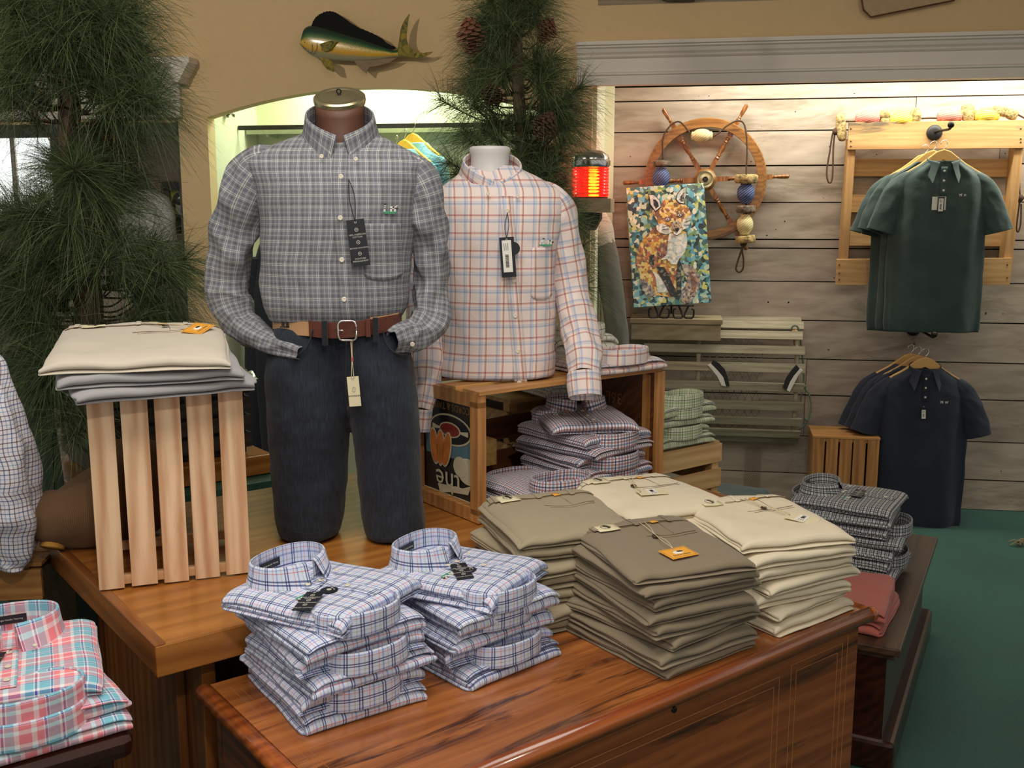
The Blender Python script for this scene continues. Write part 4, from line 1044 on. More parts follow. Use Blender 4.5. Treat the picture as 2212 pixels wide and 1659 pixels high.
# belt
def beltpt(x,b=.117,xc=None,rx_=None):
    return x
def belt_strip(name,mat,pts,h0,thick,par,b0=.0):
    # pts: list (px, py centre, off) on ellipse around waist
    mb=MB(); q=[]; cx=(q1(590,712).x+q1(868,712).x)/2; ax=(q1(868,712).x-q1(590,712).x)/2+.006
    C_=catmull([Vector((px,py,0)) for px,py in pts],6); vs=[];fs=[]
    for p in C_:
        w_=q1(p.x,p.y); sx=max(-1,min(1,(w_.x-cx)/ax)); y=.005-(.112+b0)*(1-abs(sx)**2.4)**(1/2.4)
        w_=q1(p.x,p.y,Y1+y); hh=h0
        for (dz_,dy) in((-hh/2,0),(hh/2,0),(hh/2,-thick),(-hh/2,-thick)): vs.append((w_.x,y+dy,w_.z+dz_))
    n=len(C_)
    for i in range(n-1):
        for k in range(4): a=i*4+k;b_=i*4+(k+1)%4; fs.append((a,b_,b_+4,a+4))
    fs.append((0,1,2,3)); fs.append(tuple((n-1)*4+k for k in(3,2,1,0)))
    mb.add(vs,fs); return mb.build(name,mat,par,bevel=.001)
bt=belt_strip('belt',m_ribbon,[(589,694),(600,701),(620,706),(650,709),(690,712)],.034,.003,m1,.003)
bl=belt_strip('belt_tab',m_leather,[(668,709),(700,713),(740,713),(790,708),(830,701),(868,694)],.037,.004,bt,.006)
belt_strip('belt_tip',m_ribbon,[(800,700),(840,694),(862,688)],.030,.003,bt,.001)
bk=q1(751,713,Y1-.125)
mb=MB(); pts=[Vector((bk.x+.021*(1 if a_[0]>0 else -1)*abs(a_[0])**.45,-.127-.004*abs(a_[0]),bk.z-.001+.0225*(1 if a_[1]>0 else -1)*abs(a_[1])**.45)) for a_ in [(math.cos(2*PI*k/36),math.sin(2*PI*k/36)) for k in range(37)]]
mb.tube(pts,.0023,8); mb.tube([(bk.x-.021,-.130,bk.z),(bk.x-.008,-.134,bk.z)],.0018,8); mb.build('belt_buckle',m_chrome,bt,smooth=True)
mb=MB(); mb.box(q1(796,706,Y1-.12).x,-.122,q1(796,708,Y1-.12).z,.011,.006,.042); mb.build('belt_keeper',m_leather,bt,bevel=.001)
for px,py,yy in((702,716,-.124),(812,709,-.117)):
    p=q1(px,py,Y1+yy); mb=MB(); mb.box(p.x,yy-.003,p.z-.004,.013,.006,.058); mb.build('belt_loop',m_denimd,j_,bevel=.0015)
mb=MB()
for px,py in((724,714),(763,716),(803,707),(820,704)): p=q1(px,py,Y1-.128); mb.ball((p.x,-.1275 if px<790 else -.119,p.z),.0016)
mb.build('belt_hole',m_black,bt)
mb=MB(); p=q1(610,697,Y1-.07)
for dx in(0,.012): mb.box(p.x+dx+.004,-.083-.6*dx,p.z-.001,.006,.002,.010); 
mb.box(p.x+.01,-.087,p.z-.008,.024,.002,.003); mb.build('ribbon_motif',m_printdark,bt)
# hang tags
s0=q1(757,385,Y1-.11); Mt=tr(q1(768,470,Y1-.125).x,-.134,q1(768,474,Y1-.125).z)@rz(R(3))@rx(PI/2+R(-2))@rz(R(7))
hangtag(m1,Mt,.040,.105,lines=[(-.034,'100% AMERICAN',.0052),(-.0395,'COTTON',.0052),(-.064,'BEYOND NON-IRON',.0044),(-.088,'MOISTURE',.0052),(-.0935,'MANAGEMENT',.0052)])
mb=MB(); p0=q1(753,387,Y1-.12); p1=Mt@Vector((0,-.005,.001))
mb.tube(catmull([p0,(p0+p1)/2+Vector((-.005,0,0)),p1],6),.0011,6); mb.tube(catmull([p0,(p0+p1)/2+Vector((.006,0,.01)),p1],6),.0011,6); mb.build('tag_cord',m_cord,m1,smooth=True)
Mt=tr(q1(763,812,Y1-.12).x,-.130,q1(763,812,Y1-.12).z)@rx(PI/2)@rz(R(4))
h=hangtag(m1,Mt,.0275,.070,m_cream_card,kind='c'); text('printed_words','EXPEDOOR',.0055,m_printdark,h,Mt@tr(0,-.045,.0009)@rz(PI))
mb=MB(); mb.tube([Mt@Vector((x,-.030+y,.001)) for x,y in((-.003,-.005),(.002,-.006),(.004,.004),(-.001,.006),(-.003,-.005))],.0004,4); mb.build('printed_icon',m_printdark,h)
mb=MB(); p0=q1(757,734,Y1-.125); 
mb.tube(catmull([p0,q1(760,775,Y1-.126),Mt@Vector((-.003,-.004,.001))],5),.0008,5); mb.tube(catmull([p0+Vector((.003,0,0)),q1(761,775,Y1-.126),Mt@Vector((.003,-.004,.001))],5),.0008,5); mb.build('tag_string',m_string,m1,smooth=True)
p=q1(761,776,Y1-.126); mb=MB(); mb.box(p.x,p.y,p.z,.005,.004,.010); mb.build('string_clasp',m_red,m1,bevel=.001)

# ---- mannequin two (white torso on the crate) ----
Y2=2.80; ztop2=1.0512
b2=atY(1075,828,Y2); B2=Vector((b2.x,Y2,ztop2))
def q2(px,py,y=Y2): p=atY(px,py,y); return Vector((p.x-B2.x,p.y-B2.y,p.z-ztop2))
m2=thing('mannequin','white plastic torso mannequin in a pale pink windowpane shirt standing on the record crate','mannequin',Matrix.Translation(B2))
rows_px=[(838,962,1182,.105),(828,952,1192,.112),(800,950,1200,.120),(740,956,1198,.118),(660,956,1200,.118),(580,954,1204,.120),(510,950,1212,.120),(460,942,1222,.112),(432,938,1226,.100),(412,946,1216,.084),(396,962,1190,.072),(380,986,1156,.062),(366,1004,1128,.052),(358,1014,1114,.046)]
rows=[]
for py,x0,x1,b in rows_px: a=q2(x0,py);c_=q2(x1,py); rows.append((max(a.z,.001+.008*(838-py)/10 if py>820 else a.z),a.x,c_.x,max(0,(420-py)/62*.024),b))
shirt2,surf2=torso('shirt',p_pink,m2,rows,wr=.006,seed=8.7,e=2.3,uo=.012)
nk=q2(1058,350); mb=MB(); zA,zB=q2(1058,420).z,q2(1058,318).z
mb.lathe([(.066,zA-.02),(.060,zA+.04),(.052,zB-.06),(.0515,zB-.02),(.056,zB-.008),(.054,zB-.001),(.048,zB+.002),(.0001,zB+.002)],40,M=tr(nk.x,.01,0)); mb.build('neck',m_whitemq,m2,smooth=True)
mb=MB(); mb.lathe([(.12,zA-.30),(.12,zA-.12),(.09,zA-.05),(.066,zA-.01)],32,M=tr(nk.x,.01,0)@Matrix.Diagonal((1,.62,1,1))); mb.build('torso_form',m_whitemq,m2,smooth=True)
Mc=tr(nk.x+.002,.008,q2(1058,390).z-.012)@rz(R(14))@rx(R(24))
collar('collar',p_pink,shirt2,Mc,.077,.066,.072,.060,.108,.10,.016,pt=.024,sq=2.1,seed=9,n=60,fr=.42,tipk=3)
xt=q2(1094,420).x;xb=q2(1125,818).x
strip('placket',p_pink,shirt2,surf2,xt,q2(1094,425).z,q2(1125,822).z,.034,.0025,40,dx=xb-xt,uv0=.018)
for (px,py) in((1096,455),(1110,600),(1113,673),(1118,746),(1121,812)):
    p=q2(px,py); s_=surf2(p.x,p.z); button(shirt2,tr(p.x,(s_.y if s_ else -.11)-.0035,p.z)@rx(PI/2),.0060)
for (px,py) in((1056,420),(1118,425)):
    p=q2(px,py); s_=surf2(p.x,p.z); button(shirt2,tr(p.x,(s_.y if s_ else -.09)-.017,p.z)@rx(PI/2),.0046)
pl=q2(1146,532);pr=q2(1194,642)
mb=MB()
def pf2(u,v):
    x=pl.x+(pr.x-.004-pl.x)*u; z=pr.z+(pl.z-pr.z)*v
    if v<.18: z+=(abs(2*u-1)**3)*.012*(1-v/.18)
    s_=surf2(min(x,pr.x-.01),z); return (x,(s_.y if s_ else -.07)-.0022,z)
mb.grid(pf2,8,12,lambda u,v:(pl.x+(pr.x-pl.x)*u+.015,pr.z+(pl.z-pr.z)*v)); o=mb.build('chest_pocket',p_pink,shirt2,smooth=True); mm=o.modifiers.new('solid','SOLIDIFY'); mm.thickness=.0018; mm.offset=0
p=q2(1176,522); s_=surf2(p.x,p.z); emblem(shirt2,tr(p.x,(s_.y if s_ else -.1)-.004,p.z-.004)@rz(R(18))@rx(PI/2),1.0)
def pp2(px,py,y): return q2(px,py,Y2+y)
R2=[pp2(1160,426,.01),pp2(1186,436,0),pp2(1206,470,.0),pp2(1222,560,.01),pp2(1237,640,.0),pp2(1252,715,-.04),pp2(1262,775,-.09),pp2(1262,812,-.12)]
sleeve('sleeve',p_pink,m2,R2,[.040,.048,.052,.048,.046,.046,.044,.040],seed=12,wr=.0065,uo=.01)
a=pp2(1261,806,-.125); b=pp2(1264,858,-.15)
sleeve('cuff',p_pink,m2,[a,(a+b)/2,b],[.0445,.0445,.043],seed=13,wr=.002,uo=.03)
L2=[pp2(1000,430,.01),pp2(966,440,0),pp2(946,476,.0),pp2(924,560,.03),pp2(916,640,.03),pp2(920,720,.0),pp2(927,775,-.04),pp2(922,840,-.07),pp2(914,885,-.09)]
sleeve('sleeve',p_pink,m2,L2,[.040,.048,.052,.048,.046,.045,.041,.030,.024],seed=16,wr=.006,uo=.02)
a=pp2(915,883,-.092); b=pp2(911,932,-.10); sleeve('cuff',p_pink,m2,[a,(a+b)/2,b],[.025,.024,.022],seed=17,wr=.001,uo=.03,flat=1.6)
Mt=tr(q2(1094,512,Y2-.13).x,-.146,q2(1094,512,Y2-.13).z)@rx(PI/2)@rz(R(4))
h=hangtag(m2,Mt,.038,.103,kind='c'); barcode(h,Mt@tr(-.001,-.008,0),.024,.082)
mb=MB(); mb.lathe([(.0001,-.001),(.017,-.001),(.017,-.0002),(.0001,-.0002)],24,M=Mt@tr(.016,-.030,0)); mb.build('round_size_disc',m_cardnavy,m2)
mb=MB(); p0=q2(1096,460,Y2-.12); p1=Mt@Vector((0,-.003,.001))
mb.tube(catmull([p0,(p0+p1)/2+Vector((-.005,0,0)),p1],6),.0009,5); mb.tube(catmull([p0,(p0+p1)/2+Vector((.005,0,0)),p1],6),.0009,5); mb.build('tag_cord',m_cord,m2,smooth=True)

# ================= LEFT SIDE =================
# draped checked shirt at the frame's left edge
dp=atY(20,1000,2.30)
c=thing('hanging_shirt','white shirt with blue and brown checks draped at the left edge of the photo','shirt',Matrix.Translation((dp.x,2.30,.668)))
rows=[]
for py,x0,x1,b in((1225,-120,52,.05),(1190,-130,76,.07),(1130,-130,80,.08),(1060,-130,72,.085),(980,-130,56,.085),(900,-130,34,.08),(840,-130,14,.07),(790,-120,-4,.06),(740,-110,-40,.05)):
    a=atY(x0,py,2.30);d_=atY(x1,py,2.30); rows.append((a.z-.668,a.x-dp.x,d_.x-dp.x,0,b))
torso('shirt_body',p_left,c,rows,wr=.016,seed=21,e=2.0,vdrape=.016)
# burlap sack
bp=onT(205,1185,tz)
BM=TF@tr(.12,.70,tz)
c=thing('burlap_sack','brown burlap sack with gold tied corner slumped behind the upright crate','sack',BM)
mb=MB()
def sack(u,v):
    th=2*PI*u; ph=PI*v; r=math.sin(ph)**.6
    x=.165*r*math.cos(th)*(1+.15*math.cos(2*th)); y=.11*r*math.sin(th); z=.10*(1-math.cos(ph))*(1+.25*math.cos(th))
    d=nz(x*12,y*12,z*9)*.022+nz(x*30,y*30,z*25)*.008
    return (x*(1+d*3),y*(1+d*3),max(.002,z+d))
mb.grid(sack,40,24,lambda u,v:(u*.9,v*.4),closeu=True); mb.build('sack_body',m_burlap,c,smooth=True,sub=1)
mb=MB(); kp=(TF@tr(.12,.70,tz)).inverted()@atZ(118,1160,tz+.035)
mb.tube(catmull([(-.10,.03,.06),((kp.x-.10)/2,(kp.y+.03)/2,.05),(kp.x,kp.y,kp.z+.0),(kp.x-.01,kp.y-.01,.012)],6),[.05]*2+[.035]*4+[.026]*6+[.028]*7,14); mb.build('tied_corner',m_burlapy,c,smooth=True)
# green low table, wooden plinth, dark crate, plastic sheet, distressed board
GT=atZ(196,1100,.50)
gm=Matrix.Translation((GT.x,GT.y,0))@rz(R(37.7))
c=thing('low_green_table','low dark green painted table standing behind the display table','table',gm)
mb=MB(); mb.box(.30,.33,.485,1.0,.70,.03); mb.build('tabletop',m_greentable,c,bevel=.003)
mb=MB(); mb.box(.30,.34,.235,.92,.62,.47); mb.build('base',plain('green_black',S((20,32,28)),.6),c)
pm=atZ(168,1030,.515+.08)
pmM=Matrix.Translation((pm.x,pm.y,.501))@rz(R(37.7))
c=thing('wooden_plinth','orange-brown wooden plinth board on the low green table','plinth',pmM)
mb=MB(); mb.box(.34,.20,.04,.74,.46,.075); mb.build('board',m_table,c,bevel=.004)
c=thing('planter_crate','dark slatted crate holding the left pine tree on the wooden plinth','crate',pmM@tr(.06,.03,.079))
mb=MB()
for z in(.03,.10,.17,.24): 
    for y in(0,.36): mb.box(.29,y,z+.025,.60,.012,.055)
    for x in(-.006,.586): mb.box(x,.18,z+.025,.012,.36,.055)
mb.build('slats',m_darkwood,c); mb=MB(); mb.box(.29,.18,.12,.57,.33,.235); mb.build('liner',m_black,c)
# silver plastic sheet
pc=pmM@tr(.06,.03,.079)@tr(.26,.12,.305)
mb=MB()
def sh(u,v):
    x=(u-.5)*.66;y=(v-.5)*.42; return (x,y,.012+nz(x*11,y*9,2)*.035+nz(x*33,y*28,5)*.012-.05*max(0,abs(v-.5)*2-.8))
mb.grid(sh,50,34); o=mb.build('plastic_sheet',plain('silver_plastic',S((200,206,204)),.18,.75,var=.1),None,pc,smooth=True); o.modifiers.new('solid','SOLIDIFY').thickness=.002
tag(o,'crumpled silver plastic sheet lying over the dark planter crate','plastic sheet')
db=atY(60,930,2.95)
mb=MB(); mb.box(0,0,0,.16,.015,.52,j=.004); mb.box(.02,-.012,.05,.10,.01,.40,M=ry(R(6)),j=.004); o=mb.build('painted_board',m_green_distress,None,Matrix.Translation((db.x,2.95,.82))@rz(R(10))@ry(R(-4)))
tag(o,'distressed green painted board leaning by the left pine tree','board')
# ================= PINE TREES =================
import numpy as np
m_needle=NT('pine_needle'); g_=m_needle.n('ShaderNodeNewGeometry')
m_needle.col(m_needle.ramp(g_.outputs['Random Per Island'],[(0,S((44,58,38))),(.5,S((74,92,58))),(1,S((118,132,88)))])); m_needle=m_needle.set(.45,spec=.3)
m_bark=NT('pine_bark'); v_=m_bark.coord(scale=(1,1,.35)); f_=m_bark.noise(v_,28,5,.6,.8); m_bark.col(m_bark.ramp(f_,[(.35,S((66,44,36))),(.6,S((128,100,84)))])); m_bark.bump(f_,.8,.01); m_bark=m_bark.set(.85)
m_twig=plain('twig',S((74,54,38)),.85,var=.3)
m_cone=plain('pine_cone',S((92,64,48)),.7,var=.35,scale=80)
m_deadbud=plain('dry_bract',S((132,84,62)),.8,var=.3,scale=50)
def needles(name,bases,dirs,lens,parent,droop=.45,width=.0014,seed=1,segs=5):
    rs=np.random.RandomState(seed); B=np.array(bases);Dv=np.array(dirs);L=np.array(lens)[:,None]; N=len(B)
    Dv/=np.linalg.norm(Dv,axis=1)[:,None]; rnd_=rs.normal(size=(N,3)); W_=np.cross(Dv,rnd_); W_/=np.linalg.norm(W_,axis=1)[:,None]
    side=np.cross(Dv,W_); curl=rs.uniform(-.25,.25,(N,1)); V=[]
    for k in range(segs+1):
        t=k/segs; P=B+Dv*L*t+np.array([0,0,-1.0])*L*(droop*rs.uniform(.5,1.5,(N,1)) if k==0 else dr)*t*t if k else B.copy()
        if k==0: dr=droop*rs.uniform(.3,1.5,(N,1))
        P=P+side*L*curl*t*t; wd=width*(1-.65*t); V.append(P-W_*wd/2); V.append(P+W_*wd/2)
    V=np.stack(V,1); nv=2*(segs+1); V=V.reshape(-1,3)
    f=np.array([[2*k,2*k+1,2*k+3,2*k+2] for k in range(segs)]); F=(np.arange(N)[:,None,None]*nv+f[None]).reshape(-1,4)
    me=bpy.data.meshes.new(name); me.vertices.add(len(V)); me.vertices.foreach_set('co',V.astype(np.float32).ravel())
    me.loops.add(F.size); me.loops.foreach_set('vertex_index',F.astype(np.int32).ravel()); me.polygons.add(len(F))
    me.polygons.foreach_set('loop_start',np.arange(0,F.size,4,dtype=np.int32)); me.polygons.foreach_set('loop_total',np.full(len(F),4,dtype=np.int32))
    me.update(calc_edges=True); me.validate(); return link(name,me,m_needle,parent)
def pine(lab_,px0,Y0,trunk,env,gaps,ntuft,nneed,nl,seed,cones,zbase,extra=()):
    rnd=random.Random(seed); base=atY(px0,600,Y0); root=thing('pine_tree',lab_,'pine tree',Matrix.Translation((base.x,Y0,zbase)))
    O_=Vector((base.x,Y0,zbase)); loc=lambda px,py,y: atY(px,py,Y0+y)-O_
    tp=[loc(px,py,0) for px,py,_ in trunk]; mb=MB(); mb.tube(catmull(tp,8),[q[0] for q in [interp([(r,) for *_,r in trunk],k/(8*(len(trunk)-1))) for k in range(8*(len(trunk)-1)+1)]],16); mb.build('trunk',m_bark,root,smooth=True)
    ct=catmull(tp,8); br=MB(); Bs=[];Ds=[];Ls=[]
    def envl(py):
        for i in range(len(env)-1):
            if env[i][0]<=py<=env[i+1][0]:
                f=(py-env[i][0])/(env[i+1][0]-env[i][0]); return env[i][1]*(1-f)+env[i+1][1]*f, env[i][2]*(1-f)+env[i+1][2]*f
        return env[-1][1],env[-1][2]
    n=0; tries=0
    tips=[]
    while n<ntuft and tries<ntuft*30:
        tries+=1; py=rnd.uniform(env[0][0],env[-1][0]); l,r=envl(py); inset=45 if nl>.15 else 40
        px=rnd.uniform(l+inset,max(r-inset,l+inset+10)); 
        if any(a<px<c_ and b<py<d for a,b,c_,d in gaps): continue
        tips.append((px,py,rnd.uniform(-.26,.22))); n+=1
    tips+=[(a,b,c_) for a,b,c_ in extra]
    for px,py,yo in tips:
        tip=loc(px,py,yo); near=min(ct,key=lambda p:abs(p.z-(tip.z-.06))); near=Vector(near)
        mid=(near+tip)/2+Vector((0,0,-.03)); cur=catmull([near,mid,tip],5); br.tube(cur,[.0042*(1-.06*k) for k in range(len(cur))],5)
        d=(tip-mid).normalized(); 
        for k in range(nneed):
            s_=rnd.random()**.6; p=mid.lerp(tip,.35+.65*s_)
            v=Vector((rnd.gauss(0,1),rnd.gauss(0,1),rnd.gauss(0,1))).normalized(); v=(v-d*v.dot(d)).normalized() if v.length else v
            a=rnd.uniform(.35,1.35); Bs.append(p); Ds.append(d*math.cos(a)+v*math.sin(a)+Vector((0,0,.12))); Ls.append(nl*rnd.uniform(.65,1.1))
    br.build('branches',m_twig,root,smooth=True)
    o=needles('needles',[tuple(b) for b in Bs],[tuple(d) for d in Ds],Ls,root,seed=seed); 
    for px,py,yo,s_,kind in cones:
        p=loc(px,py,yo); mb=MB(); M=tr(*p)@rx(rnd.uniform(-.6,.6))@ry(rnd.uniform(-.5,.5)+(PI if kind else .3))
        N=70
        for i in range(N):
            h=i/N; a=i*2.39996; rr=s_*.42*math.sin(PI*(.12+.80*h))+.002; 
            Ms=M@tr(0,0,(h-.5)*s_*1.25)@rz(a)@tr(rr*.5,0,0)@ry(R(-40+60*h)); L_=rr*.75+.004
            mb.prism([(0,-.25*L_),(L_*.7,-.42*L_),(L_,0),(L_*.7,.42*L_),(0,.25*L_)],0,.0018,M=Ms)
        mb.lathe([(.001,-.6*s_),(s_*.16,-.3*s_),(s_*.14,.3*s_),(.001,.6*s_)],8,M=M)
        mb.build('pine_cone' if kind!=2 else 'dried_bud',m_cone if kind!=2 else m_deadbud,root)
    return root
pine('tall artificial pine tree with bark trunk rising from the dark crate at the left',170,3.10,
  [(120,-120,.024),(138,60,.028),(150,220,.032),(150,310,.030),(170,450,.036),(190,640,.042),(192,740,.044),(205,900,.045)],
  [(-60,-60,330),(60,-60,350),(150,-60,345),(230,-60,385),(300,-60,330),(380,-60,320),(470,-60,330),(550,-60,420),(640,-60,430),(700,-60,400),(760,-60,230),(830,-60,120)],
  [(-60,270,110,420),(300,285,400,455),(95,195,225,330),(150,620,240,720),(-60,740,60,900)],270,150,.20,11,
  [(222,190,-.12,.08,1),(225,498,-.15,.085,1),(245,305,-.1,.05,1)],.62,
  extra=[(130,900,-.2),(160,940,-.25),(110,870,-.15),(180,900,-.22),(400,560,-.05),(395,590,-.1),(310,120,0),(290,90,-.1),(160,360,-.3),(150,480,-.3),(230,560,-.3)])
pine('slimmer artificial pine tree with cones standing behind the white mannequin',1125,3.75,
  [(1112,-120,.018),(1114,30,.022),(1116,110,.022),(1120,200,.022),(1130,350,.024),(1140,600,.026),(1140,1000,.028)],
  [(-60,1010,1210),(40,1000,1215),(110,985,1235),(160,965,1270),(210,945,1285),(250,950,1270),(290,965,1280),(340,985,1270),(400,1100,1230),(470,1160,1235)],
  [(1085,75,1140,115)],150,150,.17,23,
  [(1018,78,-.22,.10,2),(1180,65,-.2,.07,2),(1178,272,-.25,.085,1),(1062,205,-.2,.07,1),(1210,388,-.2,.05,1)],0.0,
  extra=[(1262,530,-.15),(1266,575,-.18),(1262,620,-.15),(970,350,-.15),(985,375,-.15),(1255,190,-.1),(950,215,-.1),(1250,480,-.1),(1010,300,-.2),(1000,280,-.1)])
# ================= FISH =================
# outline in the close-up crop (x,y of 2212x1171 over 340x180 px); mapped on the tan wall plane
def fz(x,y,d=0.0):
    p=onW(620+x*340/2212, y*180/1171, D+.06+d); return p
FC=fz(900,700); FM=WF@tr(FC.x,-D-.06,FC.z)
def ff(x,y): p=fz(x,y); return (p.x-FC.x,p.z-FC.z)
fish=thing('mounted_fish','green and yellow bull dolphinfish trophy with black dorsal fin hung on the tan wall','fish trophy',FM)
def fishmat():
    t=NT('fish_skin'); c_=t.n('ShaderNodeTexCoord'); s=t.n('ShaderNodeSeparateXYZ'); t.l(c_.outputs['UV'],s.inputs[0])
    n_=t.noise(t.coord(),14,3); v=t.math('ADD',s.outputs[1],t.math('MULTIPLY',t.math('SUBTRACT',n_,.5),.12))
    col=t.ramp(v,[(0,S((150,150,128))),(.16,S((160,150,110))),(.26,S((214,160,30))),(.50,S((206,170,30))),(.64,S((70,110,44))),(.80,S((24,66,50))),(1,S((44,42,36)))])
    vo=t.n('ShaderNodeTexVoronoi'); vo.inputs['Scale'].default_value=150; t.l(t.coord(),vo.inputs['Vector'])
    sp=t.ramp(vo.outputs['Distance'],[(.18,(1,1,1)),(.34,(0,0,0))]); band=t.ramp(v,[(.34,(0,0,0)),(.46,(1,1,1)),(.66,(1,1,1)),(.78,(0,0,0))])
    k=t.mix(1,sp,band,'MULTIPLY'); col=t.mix(k,col,(.02,.03,.01)); t.col(col); return t.set(.32,coat=.6)
m_fish=fishmat(); m_fin=plain('black_fin',(.006,.007,.007),.8,var=.3,spec=.2); m_ffin=NT('olive_fin'); n_=m_ffin.noise(m_ffin.coord(scale=(1,1,1)),30,3,.6,1.5); m_ffin.col(m_ffin.ramp(n_,[(.3,S((36,52,26))),(.5,S((120,112,34))),(.7,S((170,140,40)))])); m_ffin=m_ffin.set(.7)
top=[(205,590),(215,500),(240,410),(290,372),(350,360),(480,375),(650,425),(850,485),(1050,545),(1250,615),(1400,670),(1520,710),(1640,660)]
bot=[(205,610),(230,690),(300,750),(370,800),(470,828),(640,848),(820,858),(1000,862),(1150,860),(1280,845),(1400,825),(1520,800),(1660,800)]
NB_=26; mb=MB(); T3=catmull([Vector((*ff(*p),0)) for p in top],4); B3=catmull([Vector((*ff(*p),0)) for p in bot],4); n=len(T3); nr_=20
def fpt(u,v):
    i=round(v*(n-1)); a,b=T3[i],B3[i]; th=2*PI*u; c_=(a+b)/2; h=(a-b)/2; x=i/(n-1); thick=.030*math.sin(PI*min(1,.08+x*.95))**.6*(1-.55*x)+.004
    q=c_+h*math.cos(th); return (q.x,-thick*math.sin(th),q.y)
mb.grid(fpt,nr_,n-1,lambda u,v:(v,.5+.5*math.cos(2*PI*u)),closeu=False); mb.build('body',m_fish,fish,smooth=True,sub=1)
def fin(name,pts,mat,y0=-.003,th=.004,M=None,par=fish):
    mb=MB(); mb.prism([ff(*p) for p in pts],-th/2,th/2,M=(M or tr(0,y0,0)@Matrix(((1,0,0,0),(0,0,-1,0),(0,1,0,0),(0,0,0,1))))); return mb.build(name,mat,par,bevel=.0008)
dors=[(345,380),(355,330),(385,270),(430,220),(480,190),(560,158),(650,162),(720,195),(800,250),(900,325),(1010,390),(1140,440),(1260,495),(1330,535),(1400,600),(1470,640),(1525,660),(1520,690),(1480,700),(1250,620),(1050,550),(850,490),(650,430),(480,380)]
jd=[]
for i in range(len(dors)-1):
    a,b=dors[i],dors[i+1]; jd.append(a)
    if i<16:
        for k in range(1,4): jd.append((a[0]+(b[0]-a[0])*k/4+(4 if k%2 else -4),a[1]+(b[1]-a[1])*k/4+(5 if k%2 else -5)))
jd.append(dors[-1])
fin('dorsal_fin',jd,m_fin,-.002,.005)
fin('tail_fin',[(1560,680),(1580,560),(1600,420),(1640,310),(1690,235),(1728,196),(1705,300),(1690,420),(1680,520),(1700,620),(1750,690),(1840,735),(1920,748),(2000,735),(2055,730),(2000,770),(1900,808),(1800,818),(1690,800),(1640,790),(1560,790)],m_ffin,-.004,.006)
fin('pelvic_fin',[(485,812),(500,860),(540,930),(590,985),(640,1010),(690,1020),(697,1015),(675,930),(662,880),(600,840)],m_ffin,-.024,.003)
fin('anal_fin',[(940,850),(970,890),(1010,940),(1070,1000),(1125,1038),(1130,1000),(1160,950),(1300,925),(1450,880),(1560,810),(1400,820),(1200,850)],plain('tan_fin',S((120,92,54)),.5,var=.3,scale=60),-.004,.003)
fin('pectoral_fin',[(495,640),(560,610),(650,590),(745,592),(700,650),(650,720),(560,745),(520,720),(512,670)],m_ffin,-.034,.003)
mb=MB(); e_=ff(278,605); mb.ball((e_[0],-.020,e_[1]),.0052); ey=mb.build('eye',m_orange_card,fish,smooth=True)
mb=MB(); mb.ball((e_[0]-.0003,-.0240,e_[1]),.0024); mb.build('pupil',m_black,ey,smooth=True)
mb=MB(); 
for pts in(((205,622),(240,660),(300,710)),((370,600),(385,680),(375,760),(310,730)),((440,580),(452,660),(440,720),(405,780))):
    q=[ff(*p) for p in pts]; mb.tube(catmull([(a,-.0285 if i else -.024,b) for i,(a,b) in enumerate(q)],6),.0011,5)
mb.build('gill_lines',m_black,fish,smooth=True)
mb=MB(); mb.box(.0,.035,0,.05,.05,.03); mb.build('wall_bracket',m_black,fish)
# ================= NICHE CONTENT =================
rp=onW(700,274,.25); x0=onW(600,274,.25).x; x1=NR-.02
mb=MB(); mb.box((NL+NR)/2,-.25,rp.z,NR-NL-.01,.012,.022,M=WF); o=mb.build('hanging_rail',m_black); tag(o,'long black hanging rail inside the arched niche','rail')
sp_=onW(580,283,.12)
mb=MB(); mb.box((NL+NR)/2,-.08,sp_.z+.015,NR-NL-.02,.16,.006,M=WF); mb.box(NL+.12,-.09,sp_.z-.01,.012,.14,.045,M=WF); mb.box((NL+NR)/2,-.165,sp_.z-.002,NR-NL-.02,.006,.035,M=WF)
o=mb.build('niche_shelf',plain('pale_green_glass',S((176,190,160)),.3)); tag(o,'thin glassy shelf across the back of the arched niche','shelf')
mb=MB(); kp=onW(521,246,.40); M_=WF@tr(NL+.01,-.40,kp.z)@ry(PI/2); mb.lathe([(.02,0),(.018,.008),(.006,.012),(.006,.03),(.016,.032),(.016,.04),(.0001,.044)],20,M=M_); o=mb.build('wall_hook',m_chrome,smooth=True); tag(o,'small chrome hook high on the left side of the niche','hook')
mb=MB(); kp=onW(540,635,.3); mb.lathe([(.024,0),(.024,.006),(.011,.008),(.011,.09),(.0001,.09)],18,M=WF@tr(NL+.01,-.30,kp.z)@ry(PI/2)); o=mb.build('rail_peg',m_chrome,smooth=True); tag(o,'short chrome peg low in the niche behind the grey shirt','peg')
